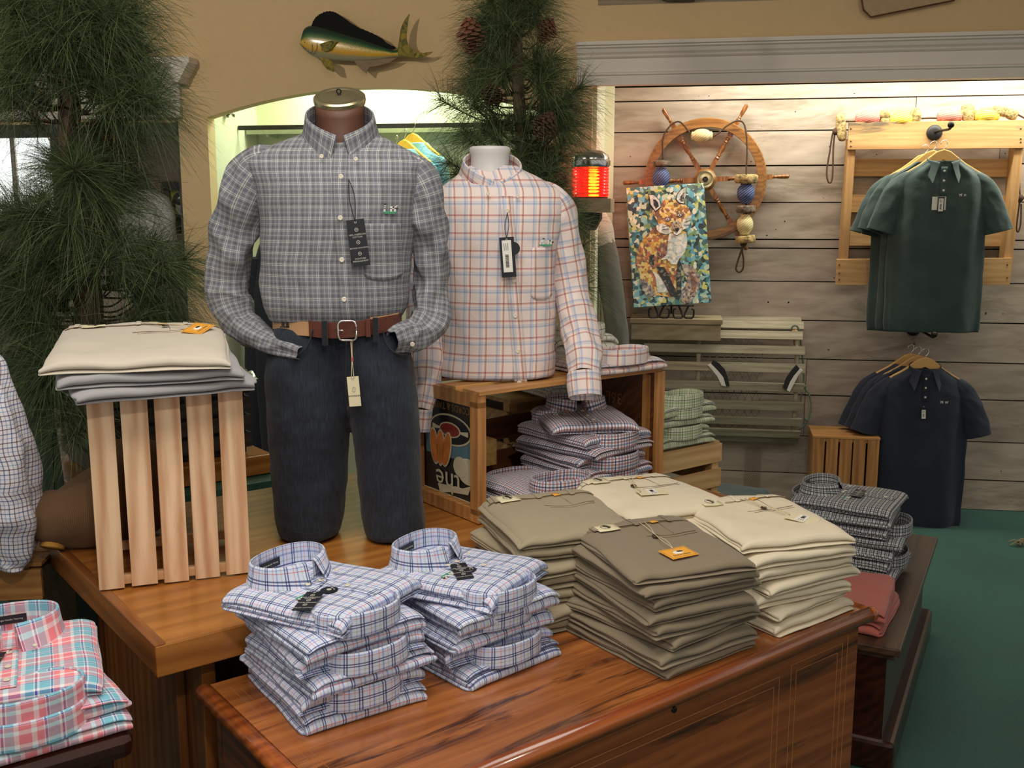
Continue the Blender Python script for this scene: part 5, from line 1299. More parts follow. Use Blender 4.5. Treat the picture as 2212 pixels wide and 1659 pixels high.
for k in range(3):
    hp=onW(892-13*k,292+14*k,.25); M_=WF@tr(hp.x,-.25-.05*k,rp.z-.035*k)@rz(R(-35))
    c=thing('hanging_polo',['pale aqua polo on yellow-lit hanger nearest the niche wall','pale aqua polo on yellow-lit hanger, middle of three in the niche','pale aqua polo on yellow-lit hanger at the front in the niche'][k],'polo shirt',M_,'aqua polos on the niche rail')
    mb=MB(); mb.tube(catmull([(0,0,.0),(.012,0,.015),(.018,0,0),(0,0,-.03),(0,0,-.05)],5),.002,6); mb.build('hook',m_chrome,c,smooth=True)
    mb=MB(); mb.prism([(-.20,-.15),(-.10,-.09),(-.03,-.045),(0,-.035),(.03,-.045),(.10,-.09),(.20,-.15),(.19,-.165),(.08,-.115),(0,-.085),(-.08,-.115),(-.19,-.165)],-.008,.008,M=Matrix(((1,0,0,0),(0,0,-1,0),(0,1,0,0),(0,0,0,1)))); mb.build('hanger',m_yellowh,c,bevel=.003)
    rows=[(z,-w_,w_,0,b) for z,w_,b in((-.52,.23,.045),(-.4,.235,.05),(-.33,.235,.05),(-.25,.24,.045),(-.17,.22,.035),(-.12,.13,.03),(-.085,.085,.03))]
    torso('shirt_body',m_aqua,c,rows,wr=.004,seed=30+k,vdrape=.006,n=60,m=30)
# navy jacket hanging behind the jeans
jp=onW(560,880,.30); 
c=thing('hanging_jacket','dark navy jacket hanging low in the niche behind the jeans','jacket',WF@tr(jp.x,-.36,0))
jt=onW(590,640,.36).z; jb=onW(560,985,.36).z
sleeve('sleeve',m_jacket,c,[(.035,0,jt+.2),(.02,0,(jt+jb)/2+.1),(-.01,0,jb+.05),(-.015,0,jb+.03)],[.065,.055,.05,.04],seed=5)
sleeve('cuff',m_jacket,c,[(-.015,0,jb+.035),(-.016,0,jb+.015),(-.018,0,jb-.02)],[.036,.034,.034],seed=6,wr=.001)
torso('jacket_body',m_jacket,c,[(jb-.05,.04,.42,0,.08),(jb+.2,.03,.42,0,.09),(jt,.02,.42,0,.09),(jt+.25,.06,.40,0,.07),(jt+.33,.15,.33,0,.05)],wr=.006,seed=41,n=50,m=30)
# ================= SIDE ROOM CONTENT =================
fp=onW(347,447,.02)
fl,fr_=onW(312,400,.0),onW(386,495,.0)
mb=MB(); cx,cz_=(fl.x+fr_.x)/2,(fl.z+fr_.z)/2; w_,h_=fr_.x-fl.x,fl.z-fr_.z
c=thing('framed_picture','framed picture of a black and white duck head on yellow, behind the left pine','picture',WF@tr(cx,.25,cz_))
for a,b,sx,sz in((0,h_/2,w_+.05,.05),(0,-h_/2,w_+.05,.05),(-w_/2,0,.05,h_),(w_/2,0,.05,h_)): mb.box(a,-.005,b,sx,.03,sz)
mb.build('frame',plain('dark_red_frame',S((58,34,32)),.4),c)
mb=MB(); mb.box(0,.002,0,w_,.01,h_); mb.build('ground',plain('yellow_green_ground',S((150,150,40)),.6),c)
XZ=Matrix(((1,0,0,0),(0,0,-1,0),(0,1,0,0),(0,0,0,1)))
def pic(nm,poly,m,z): mb=MB(); mb.prism([(x*w_/2,y*h_/2) for x,y in poly],z,z+.002,M=tr(0,-.004,0)@XZ); mb.build(nm,m,c)
pic('bird_back',ell(-.1,.3,.55,.42),m_black,.0); pic('bird_face',ell(.05,.05,.48,.5),m_white,.003); pic('bird_eye_patch',ell(-.15,.25,.28,.16),m_black,.006); pic('bird_bill',[(.1,.3),(.75,.25),(.6,-.05),(.2,-.05)],m_black,.006); pic('bird_breast',[(-.7,-.98),(-.5,-.3),(.4,-.45),(.9,-.98)],m_black,.006)
# orange wooden box and a white shirt in the side room
p_=onW(338,690,-.0); mb=MB(); mb.box(0,0,.0,.34,.25,.5); mb.box(0,-.13,.2,.30,.02,.05); o=mb.build('wooden_box',m_crateboard,None,WF@tr(p_.x,.08,p_.z-.2),bevel=.006); tag(o,'orange-brown wooden box seen in the side room through the pine needles','box')
p_=onW(300,520,.1); c=thing('hanging_shirt','white shirt hanging in the side room behind the left pine tree','shirt',WF@tr(p_.x,-.0,0))
torso('shirt_body',cloth('white_cotton',S((220,222,224)),.03),c,[(onW(300,640,0).z,-.16,.16,0,.08),(onW(300,560,0).z,-.17,.17,0,.08),(onW(300,480,0).z,-.17,.16,0,.07),(onW(300,430,0).z,-.12,.13,0,.05),(onW(300,410,0).z,-.05,.05,0,.04)],wr=.01,seed=51,n=50,m=30)

# ================= BARN WALL DECOR =================
XZM=XZ
def onwall(px,py,d): p=onW(px,py,d); return WF@tr(p.x,-d,p.z)
wc=onW(1523,388,.05); WM=WF@tr(wc.x,-.05,wc.z)
wh=thing('ships_wheel',"oak ship's wheel with brass hub mounted on the barn boards",'wheel',WM)
ro=.300; ri=.255
mb=MB(); mb.lathe([(ri,-.014),(ri+.004,-.019),(ro-.004,-.019),(ro,-.014),(ro,.014),(ro-.004,.019),(ri+.004,.019),(ri,.014),(ri,-.014)],72,M=rx(PI/2)); mb.lathe([(ri+.0,-.024),(ri+.030,-.024),(ri+.030,-.018),(ri,-.018),(ri,-.024)],72,M=rx(PI/2)@rx(PI)); mb.build('rim',m_wheel,wh,smooth=True,auto=R(35))
for k in range(6):
    a=R(60*k+2)
    Ms=ry(-a)@rx(0)   # local z -> radial
    Ms=ry(PI/2-a)
    mb=MB(); mb.box(0,0,.075,.024,.024,.07,M=Ms); mb.lathe([(.009,.11),(.012,.118),(.008,.126),(.011,.132),(.0075,.14),(.012,.165),(.0125,.18),(.008,.2),(.011,.206),(.008,.213),(.011,.222),(.009,.23)],14,M=Ms); mb.box(0,0,.246,.028,.024,.034,M=Ms)
    sp=mb.build('spoke',m_spoke,wh,smooth=True,auto=R(40))
    mb=MB(); mb.box(0,0,.312,.024,.022,.030,M=Ms); mb.lathe([(.010,.327),(.0075,.332),(.010,.337),(.007,.342),(.010,.36),(.0115,.39),(.0105,.405),(.0001,.412)],14,M=Ms); mb.build('handle',m_spoke,sp,smooth=True,auto=R(40))
mb=MB(); mb.lathe([(.047,.0),(.047,.018),(.040,.026),(.030,.024),(.026,.034),(.014,.036),(.014,.0)],40,M=rx(PI/2)); hb=mb.build('brass_hub',m_brass,wh,smooth=True,auto=R(35))
mb=MB(); mb.box(0,-.035,0,.018,.006,.018); mb.build('square_socket',m_black,hb)
mb=MB(); mb.lathe([(.055,-.02),(.055,.015)],30,M=rx(PI/2)); mb.build('hub_block',m_wheel,wh,smooth=True)
# float ropes
def fl(px,py,d): p=onW(px,py,d); return Vector((p.x,-d,p.z))
def floatm(name,c1,c2):
    t=NT(name); w_=t.n('ShaderNodeTexWave',wave_type='RINGS',rings_direction='Y'); w_.inputs['Scale'].default_value=32; w_.inputs['Distortion'].default_value=3; t.l(t.coord(),w_.inputs['Vector'])
    t.col(t.ramp(w_.outputs['Fac'],[(.3,c1),(.8,c2)])); t.bump(w_.outputs['Fac'],.2); return t.set(.7)
f_blue=floatm('blue_float',S((44,60,110)),S((110,122,160))); f_white=floatm('cream_float',S((224,212,160)),S((198,182,130))); f_yel=floatm('yellow_float',S((222,190,50)),S((240,214,110))); f_pink=floatm('pink_float',S((206,110,96)),S((220,140,124)))
cork=NT('cork'); n_=cork.noise(cork.coord(),45,5,.7); cork.col(cork.ramp(n_,[(.35,S((84,72,52))),(.5,S((176,150,96))),(.7,S((214,190,130)))])); cork.bump(n_,1,.008); cork=cork.set(.9)
corkd=NT('grey_cork'); n_=corkd.noise(corkd.coord(),60,5,.7); corkd.col(corkd.ramp(n_,[(.35,S((60,48,40))),(.6,S((140,122,104)))])); corkd.bump(n_,1,.006); corkd=corkd.set(.9)
def ball(par,p,rx_,rz_,m,name='float',M0=None):
    mb=MB(); pr=[(.012,-rz_),(.6*rx_,-.93*rz_)]+[(rx_*math.cos(a)**.8,rz_*.88*math.sin(a)) for a in [R(-58+k*11.6) for k in range(11)]]+[(.6*rx_,.93*rz_),(.012,rz_)]
    mb.lathe(pr,24,M=tr(*p)@(M0 or Matrix())); return mb.build(name,m,par,smooth=True)
def disc(par,p,r,h,m,M0=None,seed=0):
    mb=MB(); rnd=random.Random(seed); pr=[(.004,-h/2),(r*.9,-h/2),(r,-h*.3),(r*.98,h*.3),(r*.9,h/2),(.004,h/2)]; mb.lathe(pr,26)
    mb.v=[v*(1+nz(v.x*60+seed,v.y*60,v.z*80)*.10) for v in mb.v]; mb.v=[(tr(*p)@(M0 or Matrix()))@v for v in mb.v]; return mb.build('cork_disc',m,par,smooth=True)
g=thing('float_rope','dark rope with blue and cream net floats looped over the ship\'s wheel','float rope',WF)
mb=MB(); d_=.10
path=[fl(1432,345,d_),fl(1432,300,d_),fl(1445,275,d_),fl(1462,263,d_),fl(1475,268,d_),fl(1494,290,d_),fl(1515,294,d_+.01),fl(1545,292,d_),fl(1570,272,d_),fl(1592,261,d_),fl(1606,266,d_),fl(1612,290,d_),fl(1614,330,d_),fl(1612,380,d_),fl(1612,520,d_)]
mb.tube(catmull(path,6),.0042,8); mb.tube(catmull([fl(1609,515,d_),fl(1600,545,d_),fl(1592,570,d_),fl(1590,582,d_),fl(1597,588,d_),fl(1605,580,d_),fl(1606,560,d_),fl(1603,540,d_),fl(1607,520,d_)],6),.0045,8)
mb.ball(fl(1606,524,d_),.018,sc=(1,.8,1.2)); mb.build('rope',m_rope,g,smooth=True)
ball(g,fl(1516,293,d_),.033,.052,f_white,M0=ry(PI/2))
disc(g,fl(1430,353,d_),.043,.026,corkd,seed=1); ball(g,fl(1428,384,d_),.043,.050,f_blue)
disc(g,fl(1612,386,d_),.056,.040,cork,rx(.1),2); ball(g,fl(1611,417,d_),.043,.052,f_blue); disc(g,fl(1611,452,d_),.046,.036,corkd,seed=3); ball(g,fl(1609,485,d_),.041,.052,f_white); disc(g,fl(1610,517,d_),.050,.036,cork,ry(-.1),4)
# pallet rack
pz_=onW(1830,270,.06)
pal=thing('pallet_rack','honey-coloured pallet wood rack on the barn boards behind the green polos','pallet',WF)
def board(par,name,c0,c1,d,wid,th,mat,vert=False,dark=None):
    a,b=fl(*c0,d),fl(*c1,d); v=b-a; L=v.length; ang=math.atan2(v.z,v.x); M=tr(*((a+b)/2))@ry(-ang); mb=MB(); mb.box(0,0,0,L,th,wid,M=M,j=.001); return mb.build(name,mat,par,bevel=.0015)
board(pal,'top_board',(1832,294),(2214,290),.11,.128,.022,m_pallet)
board(pal,'bottom_board',(1806,588),(2182,586),.11,.128,.022,m_pallet)
board(pal,'side_stile',(1838,300),(1818,600),.065,.036,.085,m_pallet_z); board(pal,'side_stile',(2197,300),(2168,600),.065,.040,.085,m_pallet_z)
for py in(362,440,512): board(pal,'back_slat',(1835,py),(2192,py+1),.020,.085,.018,m_pallet)
mb=MB()
for px,py in((1838,278),(1838,305),(1838,316),(2205,278),(2205,300),(2205,307),(1813,572),(1813,590),(1813,604),(2176,572),(2176,600)): mb=MB(); mb.ball(fl(px,py,.122),.0035); mb.build('nail_head',m_black,pal,smooth=True)
# float string on top of pallet
g=thing('float_rope','rope strung with pink and yellow floats and corks along the top of the pallet rack','float rope',WF)
d_=.09; zt=onW(1832,268,.11).z
mb=MB(); mb.tube(catmull([fl(1822,262,d_),fl(1850,262,d_),fl(1960,258,d_),fl(2010,255,d_),fl(2090,256,d_),fl(2170,240,d_),fl(2215,256,d_)],8),.004,8)
mb.tube(catmull([fl(1812,280,d_),fl(1800,285,d_),fl(1792,330,d_),fl(1786,370,d_),fl(1789,392,d_),fl(1796,392,d_),fl(1799,370,d_),fl(1800,320,d_),fl(1803,290,d_)],8),.0042,8); mb.ball(fl(1806,284,d_),.018)
mb.build('rope',m_rope,g,smooth=True)
for px,py,m_ in((1874,256,f_pink),(1946,258,f_yel),(2051,252,f_pink),(2131,250,f_yel)): ball(g,fl(px,py,d_),.038,.056,m_,M0=ry(PI/2))
def chunk(par,p,sx,sy,sz,M0,seed):
    mb=MB(); mb.ball((0,0,0),1,nu=18,nv=12); mb.v=[Vector((math.copysign(abs(v.x)**.6,v.x)*sx,math.copysign(abs(v.y)**.6,v.y)*sy,math.copysign(abs(v.z)**.6,v.z)*sz)) for v in mb.v]
    mb.v=[tr(*p)@M0@(v*(1+nz(v.x*30+seed,v.y*30,v.z*30)*.22)) for v in mb.v]; return mb.build('cork_piece',cork,par,smooth=True)
chunk(g,fl(1817,275,d_),.024,.024,.068,ry(-.15),1); chunk(g,fl(1911,247,d_),.024,.025,.022,ry(.1),2); chunk(g,fl(1911,261,d_),.022,.025,.020,ry(.1),8); chunk(g,fl(1978,250,d_),.022,.025,.038,ry(0),3); chunk(g,fl(2090,244,d_),.030,.025,.042,ry(0),4); chunk(g,fl(2160,240,d_),.048,.025,.022,ry(.2),5); chunk(g,fl(2186,247,d_),.026,.025,.024,ry(.4),6)
# second rope loop at the right frame edge
mb=MB(); mb.tube(catmull([fl(2208,270,.07),fl(2204,330,.07),fl(2202,400,.07),fl(2203,430,.07),fl(2196,490,.07),fl(2200,500,.07),fl(2205,480,.07),fl(2206,440,.07)],8),.004,8); mb.ball(fl(2203,428,.07),.018); mb.box(*fl(2209,427,.07),.03,.02,.012)
o=mb.build('rope_loop',m_rope,None,WF,smooth=True); tag(o,'dark rope loop hanging at the right edge of the pallet rack','rope')
# lantern on bracket
bk_=onW(1278,444,.78); LD=.78
mb=MB(); mb.box(bk_.x-.005,-.75,bk_.z,.19,.30,.060,M=WF,j=.001); o=mb.build('lantern_shelf',m_shelf,bevel=.002); tag(o,'short grey wooden beam bracket carrying the red lantern','bracket')
mb=MB(); mb.box(0,0,0,.11,.17,.03); mb.prism([(-.055,0),(.055,0),(.03,-.05),(-.055,-.05)],-.07,.07,M=tr(0,0,-.012)@XZ); o=mb.build('bracket_foot',m_darkwood,None,WF@tr(bk_.x-.02,-.69,bk_.z-.046)); tag(o,'dark wooden foot under the lantern bracket','bracket')
lm=WF@tr(bk_.x-.004,-LD-.02,bk_.z+.031)
c=thing('red_lantern','red ribbed glass ship lantern with chrome cap glowing beside the pine','lantern',lm)
lr=.080; lh=.140
gm_=NT('red_ribbed_glass'); gm_.col((1,.10,.06)); gm_=gm_.set(.08,trans=.92,emit=(1,.02,.015),es=.38)
pr=[(lr*.93,0)]
for k in range(9): z=.008+k*(lh-.02)/9; pr+=[(lr*.96,z),(lr*1.0,z+.006),(lr*1.0,z+.011),(lr*.96,z+.016)]
pr+=[(lr*.93,lh)]
mb=MB(); mb.lathe(pr,48); o=mb.build('glass',gm_,c,smooth=True); o.modifiers.new('solid','SOLIDIFY').thickness=.004
mb=MB(); mb.lathe([(lr*.90,lh-.01),(lr*1.02,lh-.008),(lr*1.06,lh),(lr*1.06,lh+.020),(lr*1.0,lh+.024),(lr*1.0,lh+.030),(lr*.92,lh+.045),(lr*.6,lh+.062),(lr*.2,lh+.070),(.0001,lh+.071)],48); mb.box(-lr*.72,-lr*.65,lh+.020,.016,.02,.045); mb.build('chrome_cap',m_chrome,c,smooth=True,auto=R(35))
mb=MB(); mb.lathe([(lr*.95,0),(lr*.95,.005),(.0001,.005)],40); mb.build('base_ring',m_black,c)
bm_=NT('bulb_glow'); bm_.col((1,.8,.2)); bm_=bm_.set(.5,emit=(1,.75,.05),es=16)
mb=MB(); mb.lathe([(.0001,.008),(.022,.01),(.024,.03),(.024,.10),(.018,.118),(.0001,.122)],24,M=tr(.014,-.0,0)); mb.build('bulb',bm_,c,smooth=True)
l=bpy.data.lights.new('lantern_light','POINT'); l.energy=1.5; l.color=(1,.10,.06); l.shadow_soft_size=.04; lo=bpy.data.objects.new('lantern_light',l); C.objects.link(lo); lo.location=lm@Vector((.13,.36,.10))
# shelf, easel, canvas
sh_=onW(1460,700,.16); sx_=(onW(1560,690,.26).x-onW(1360,692,.26).x)
mb=MB(); mb.box(sh_.x,-.15,onW(1460,690,.26).z-.01,sx_,.24,.022,M=WF,j=.001); mb.box(sh_.x+.0,-.235,onW(1460,690,.26).z-.062,sx_*.97,.03,.085,M=WF@Matrix.Identity(4),j=.001); o=mb.build('ledge_shelf',m_shelf,bevel=.001); tag(o,'grey weathered plank ledge holding the fox canvas on its iron easel','shelf')
shz=onW(1460,690,.26).z+.001
CMm=WF@tr(onW(1445,530,.20).x,-.20,onW(1445,530,.20).z)@ry(R(-5))@rx(R(-7))@rz(R(10))
cw_,ch2=.385,.590
def mosaic(name,cols,scale=34,seed=0,rough=.35):
    t=NT(name); v=t.n('ShaderNodeTexVoronoi'); v.inputs['Scale'].default_value=scale*1.7; v.inputs['Randomness'].default_value=1
    n_=t.n('ShaderNodeTexNoise'); n_.inputs['Scale'].default_value=22; a=t.n('ShaderNodeVectorMath',operation='ADD'); b=t.n('ShaderNodeVectorMath',operation='SCALE'); b.inputs['Scale'].default_value=.035
    co=t.coord(scale=(1,1,1.0)); t.l(co,n_.inputs['Vector']); t.l(n_.outputs['Color'],b.inputs[0]); t.l(co,a.inputs[0]); t.l(b.outputs[0],a.inputs[1]); t.l(a.outputs[0],v.inputs['Vector'])
    s=t.n('ShaderNodeSeparateXYZ'); t.l(v.outputs['Color'],s.inputs[0]); k=len(cols)
    t.col(t.ramp(s.outputs[0],[(i/k,c_) for i,c_ in enumerate(cols)],'CONSTANT')); return t.set(rough,coat=.3)
mz_bg=mosaic('teal_collage',[S(q) for q in((60,120,130),(150,190,180),(40,70,72),(190,206,176),(90,160,180),(120,150,90),(200,200,110),(34,48,52),(120,180,190),(70,104,90),(226,222,196),(52,96,112))],34)
mz_fx=mosaic('fox_collage',[S(q) for q in((206,160,60),(176,124,60),(224,190,90),(150,100,60),(190,110,70),(214,200,120),(120,84,60),(236,206,150))],42)
mz_wh=mosaic('white_collage',[S(q) for q in((226,224,206),(206,212,200),(190,204,206),(236,232,220),(176,180,164))],46)
mz_bk=mosaic('black_collage',[S(q) for q in((18,18,20),(34,32,32),(26,24,26),(60,56,52),(20,20,20),(120,116,108))],50)
mz_br=mosaic('brown_collage',[S(q) for q in((120,90,84),(150,110,80),(96,76,80),(190,150,130),(150,60,50),(84,66,60))],48)
mz_gy=mosaic('grey_collage',[S(q) for q in((130,120,124),(160,150,140),(90,84,88),(200,190,170),(180,150,120))],50)
cv=thing('fox_canvas','collage canvas of a seated fox on teal ground leaning on an iron easel','painting',CMm)
mb=MB(); mb.box(0,.018,0,cw_,.036,ch2); mb.build('canvas',mz_bg,cv,bevel=.002)
def cx_(p):
    x,y=p[0]-110,p[1]-135; A=(915,-45);B_=(180,1285); det=A[0]*B_[1]-A[1]*B_[0]; u=(x*B_[1]-y*B_[0])/det; v=(A[0]*y-A[1]*x)/det
    return ((u-.5)*cw_,(.5-v)*ch2)
def shape(nm,pts,m,z,par=cv): 
    mb=MB(); mb.prism([cx_(p) for p in pts],z,z+.0012,M=XZ); return mb.build(nm,m,par)
shape('fox_body',[(470,560),(560,520),(640,640),(700,560),(860,620),(870,760),(820,850),(790,960),(760,1100),(830,1290),(700,1310),(560,1290),(500,1310),(400,1250),(350,1150),(330,1040),(285,960),(280,830),(320,720),(380,650)],mz_fx,.001)
shape('fox_tail',[(820,960),(900,960),(1000,1020),(1050,1100),(1060,1190),(1020,1280),(960,1370),(880,1385),(840,1340),(850,1230),(900,1160),(860,1060)],mz_gy,.0015)
shape('fox_tail_stripe',[(920,1040),(980,1080),(1020,1160),(1000,1250),(950,1290),(960,1180)],mz_br,.0028)
shape('fox_haunch',[(345,1110),(400,1130),(470,1180),(530,1250),(540,1310),(440,1300),(380,1230)],mz_gy,.0026)
shape('fox_shoulder',[(560,720),(640,770),(640,860),(560,900),(520,870),(530,790)],mz_br,.0026)
shape('fox_flank_white',[(470,1020),(540,1060),(620,1130),(680,1220),(700,1260),(560,1260),(540,1180),(520,1090)],mz_wh,.0026)
shape('fox_foreleg',[(530,980),(620,990),(680,1080),(760,1220),(800,1300),(720,1310),(640,1180),(560,1060)],mz_bk,.0038)
shape('fox_foreleg',[(770,960),(790,880),(810,970),(830,1100),(840,1280),(790,1290),(770,1130)],mz_bk,.0038)
shape('fox_dark_patch',[(440,860),(490,850),(500,960),(470,980),(435,940)],mz_bk,.0030)
shape('fox_chest',[(650,620),(760,650),(850,620),(870,720),(850,830),(790,900),(760,960),(700,960),(640,900),(570,915),(640,850),(640,720)],mz_wh,.0040)
shape('fox_head',[(500,500),(450,420),(470,380),(520,340),(560,270),(640,260),(700,270),(760,310),(830,330),(880,400),(900,430),(860,560),(800,600),(740,640),(640,600),(540,560)],mz_fx,.0052)
shape('fox_cheek',[(490,540),(560,520),(640,560),(680,610),(620,640),(540,620),(500,590)],mz_wh,.0065)
shape('fox_cheek',[(800,480),(900,430),(890,500),(870,570),(810,590),(790,540)],mz_wh,.0065)
shape('fox_muzzle',[(660,510),(740,490),(790,530),(770,600),(735,625),(690,590)],mz_gy,.0070)
shape('fox_chin',[(700,610),(740,600),(785,570),(790,620),(740,650),(700,635)],m_white,.0076)
for e in([(370,200),(440,210),(520,280),(540,350),(470,400),(400,320)],[(700,270),(710,210),(760,150),(815,125),(820,230),(800,320),(740,310)]):
    shape('ear',e,m_printdark,.0056); cxm=sum(p[0] for p in e)/len(e); cym=sum(p[1] for p in e)/len(e)
    shape('ear_lining',[(cxm+(x-cxm)*.86,cym+(y-cym)*.88) for x,y in e],mz_wh,.0070); shape('ear_shadow',[(cxm+(x-cxm)*.42+12,cym+(y-cym)*.5+15) for x,y in e],mz_bk,.0084)
for cxx,cyy in((617,478),(757,435)):
    shape('eye_patch',[(cxx-55+10*0,cyy-8),(cxx-20,cyy-28),(cxx+30,cyy-22),(cxx+50,cyy+5),(cxx+10,cyy+28),(cxx-35,cyy+22)],mz_br,.0066)
    shape('eye',[(cxx-26,cyy),(cxx,cyy-18),(cxx+24,cyy),(cxx,cyy+16)],m_white,.0080); shape('pupil',[(cxx-9,cyy),(cxx,cyy-11),(cxx+9,cyy),(cxx,cyy+11)],m_printdark,.0094)
shape('nose',[(710,575),(760,570),(758,600),(738,618),(718,602)],m_printdark,.0084)
mb=MB()
for a_,b_ in(((690,590),(735,625)),((735,625),(785,560)),((700,635),(745,655)),((745,655),(788,620)),((560,560),(640,545)),((560,585),(650,580)),((820,510),(890,490)),((820,540),(890,540))):
    p0,p1=cx_(a_),cx_(b_); mb.tube([(p0[0],-.0092,p0[1]),(p1[0],-.0092,p1[1])],.0009,4)
mb.build('ink_lines',m_printdark,cv)
mb=MB(); p0=cx_((1140,1325)); text('signature','Jansik',.018,m_printdark,cv,tr(p0[0],-.0015,p0[1])@rx(PI/2))
# iron easel
ez=thing('iron_easel','black wrought iron scroll easel under the fox canvas','easel',WF@tr(onW(1450,672,.22).x,-.22,shz))
mb=MB()
def scroll(x,y,s,fl_=1): 
    pts=[(x+.0*s,y,.065),(x+.012*fl_,y,.04),(x+.02*fl_,y-.01,.012),(x+.0,y-.02,.003),(x-.022*fl_,y-.02,.012),(x-.024*fl_,y-.02,.045),(x-.012*fl_,y-.02,.05)]
    mb.tube(catmull(pts,6),.0045,8)
for x,f in((-.085,1),(-.035,-1),(.035,1),(.085,-1)): scroll(x,-.01,1,f)
mb.tube([(-.11,-.012,.066),(.11,-.012,.066)],.005,8); mb.tube([(-.07,0,.06),(0,.05,.45)],.005,8); mb.tube([(.07,0,.06),(0,.05,.45)],.005,8); mb.tube([(0,.05,.44),(0,.15,.01)],.005,8)
mb.build('scroll_frame',m_iron,ez,smooth=True)
# lobster trap
tl=onW(1400,690,.02); trr=onW(1732,690,.02).x; txl=onW(1395,700,.02).x
tzt=onW(1700,693,.02).z; tzb=onW(1700,955,.10).z
c=thing('lobster_trap','weathered wooden lath lobster trap hung on the barn boards','lobster trap',WF)
N=11; mb=MB(); hh_=(tzt-tzb)/2; zc_=(tzt+tzb)/2; dp_=.22
for k in range(N):
    a=PI/2-PI*k/(N-1); z=zc_+hh_*math.sin(a)*1.0; y=-.02-dp_*max(0,math.cos(a))**.75; tilt=a
    w_=.043; mb.box(0,0,0,trr-txl-(0.02 if k in(2,) else 0),.010,w_,M=tr((txl+trr)/2,y,z)@rx(-tilt*.55),j=.002)
mb.build('laths',m_trap,c,bevel=.001)
for x in(txl+.02,txl+.27,trr-.035): 
    mb=MB(); mb.tube([(x,-.012-(dp_-.02)*max(0,math.cos(a))**.75,zc_+(hh_-.012)*math.sin(a)) for a in [PI/2-PI*k/24 for k in range(25)]],.011,8); mb.build('bow',m_trap,c,smooth=True)
mb=MB()
xs_=[txl+.28+.018*k for k in range(18)]
for k,x in enumerate(xs_[:-1]):
    for s_ in(0,1):
        for r_ in range(12):
            a0=PI/2-PI*(r_*2+ (k%2))/25; a1=PI/2-PI*(r_*2+1+(k%2 if s_==0 else (k%2)))/25
            f=lambda a,xx:(xx,-.006-(dp_-.03)*max(0,math.cos(a))**.75,zc_+(hh_-.02)*math.sin(a))
            mb.tube([f(a0,x if s_ else x+.018),f(a1,x+.018 if s_ else x)],.0011,3)
mb.build('netting',plain('green_twine',S((92,102,84)),.9),c)
mb=MB(); a=fl(1716,712,.12); mb.tube([a,a+Vector((.012,0,-.075))],.013,10); mb.build('peg',m_light,c,smooth=True)
mb=MB(); mb.tube(catmull([fl(1708,712,.14),fl(1714,704,.14),fl(1724,708,.14),fl(1730,740,.12),fl(1736,800,.10),fl(1737,835,.10),fl(1747,850,.10),fl(1752,875,.10),fl(1748,900,.10),fl(1738,918,.10),fl(1722,930,.10)],8),.0045,8); mb.tube(catmull([fl(1737,832,.10),fl(1731,850,.10),fl(1730,870,.10)],5),.004,8); mb.ball(fl(1737,835,.10),.012); mb.ball(fl(1742,906,.10),.011)
mb.build('green_rope',m_rope_g,c,smooth=True)
def zp(x,y): q=onW(1300+x/3.77,640+y/3.77,.262); return (q.x,q.z)
for bk,wt in (([(890,548),(910,520),(960,550),(1005,600),(1025,660),(1040,730),(1010,730),(990,660),(950,610)],[(865,560),(890,548),(950,610),(990,660),(1010,730),(975,725),(940,650),(900,600)]),([(1612,588),(1585,560),(1540,610),(1500,670),(1475,745),(1505,762),(1530,700),(1560,650)],[(1635,600),(1612,588),(1560,650),(1530,700),(1505,762),(1530,775),(1560,715),(1600,640)])):
    mb=MB(); mb.prism([zp(*q) for q in bk],.250,.268,M=XZ); o=mb.build('dark_arc_strap',m_black,c)
    mb=MB(); mb.prism([zp(*q) for q in wt],.250,.272,M=XZ); mb.build('pale_arc_strip',m_white,o)
# net below the trap
mb=MB()
for k in range(7):
    for r_ in range(16):
        for s_ in(0,1):
            xa,xb=(k+s_)*.012,(k+1-s_)*.012; z1=.30-r_*.017; p=fl(1610,960,.03); mb.tube([(p.x+xa,-.03,z1),(p.x+xb,-.03,z1-.017)],.0009,3)
o=mb.build('fishing_net',plain('tan_twine',S((128,112,86)),.9),None,WF); tag(o,'narrow tan fishing net hanging below the lobster trap','net')
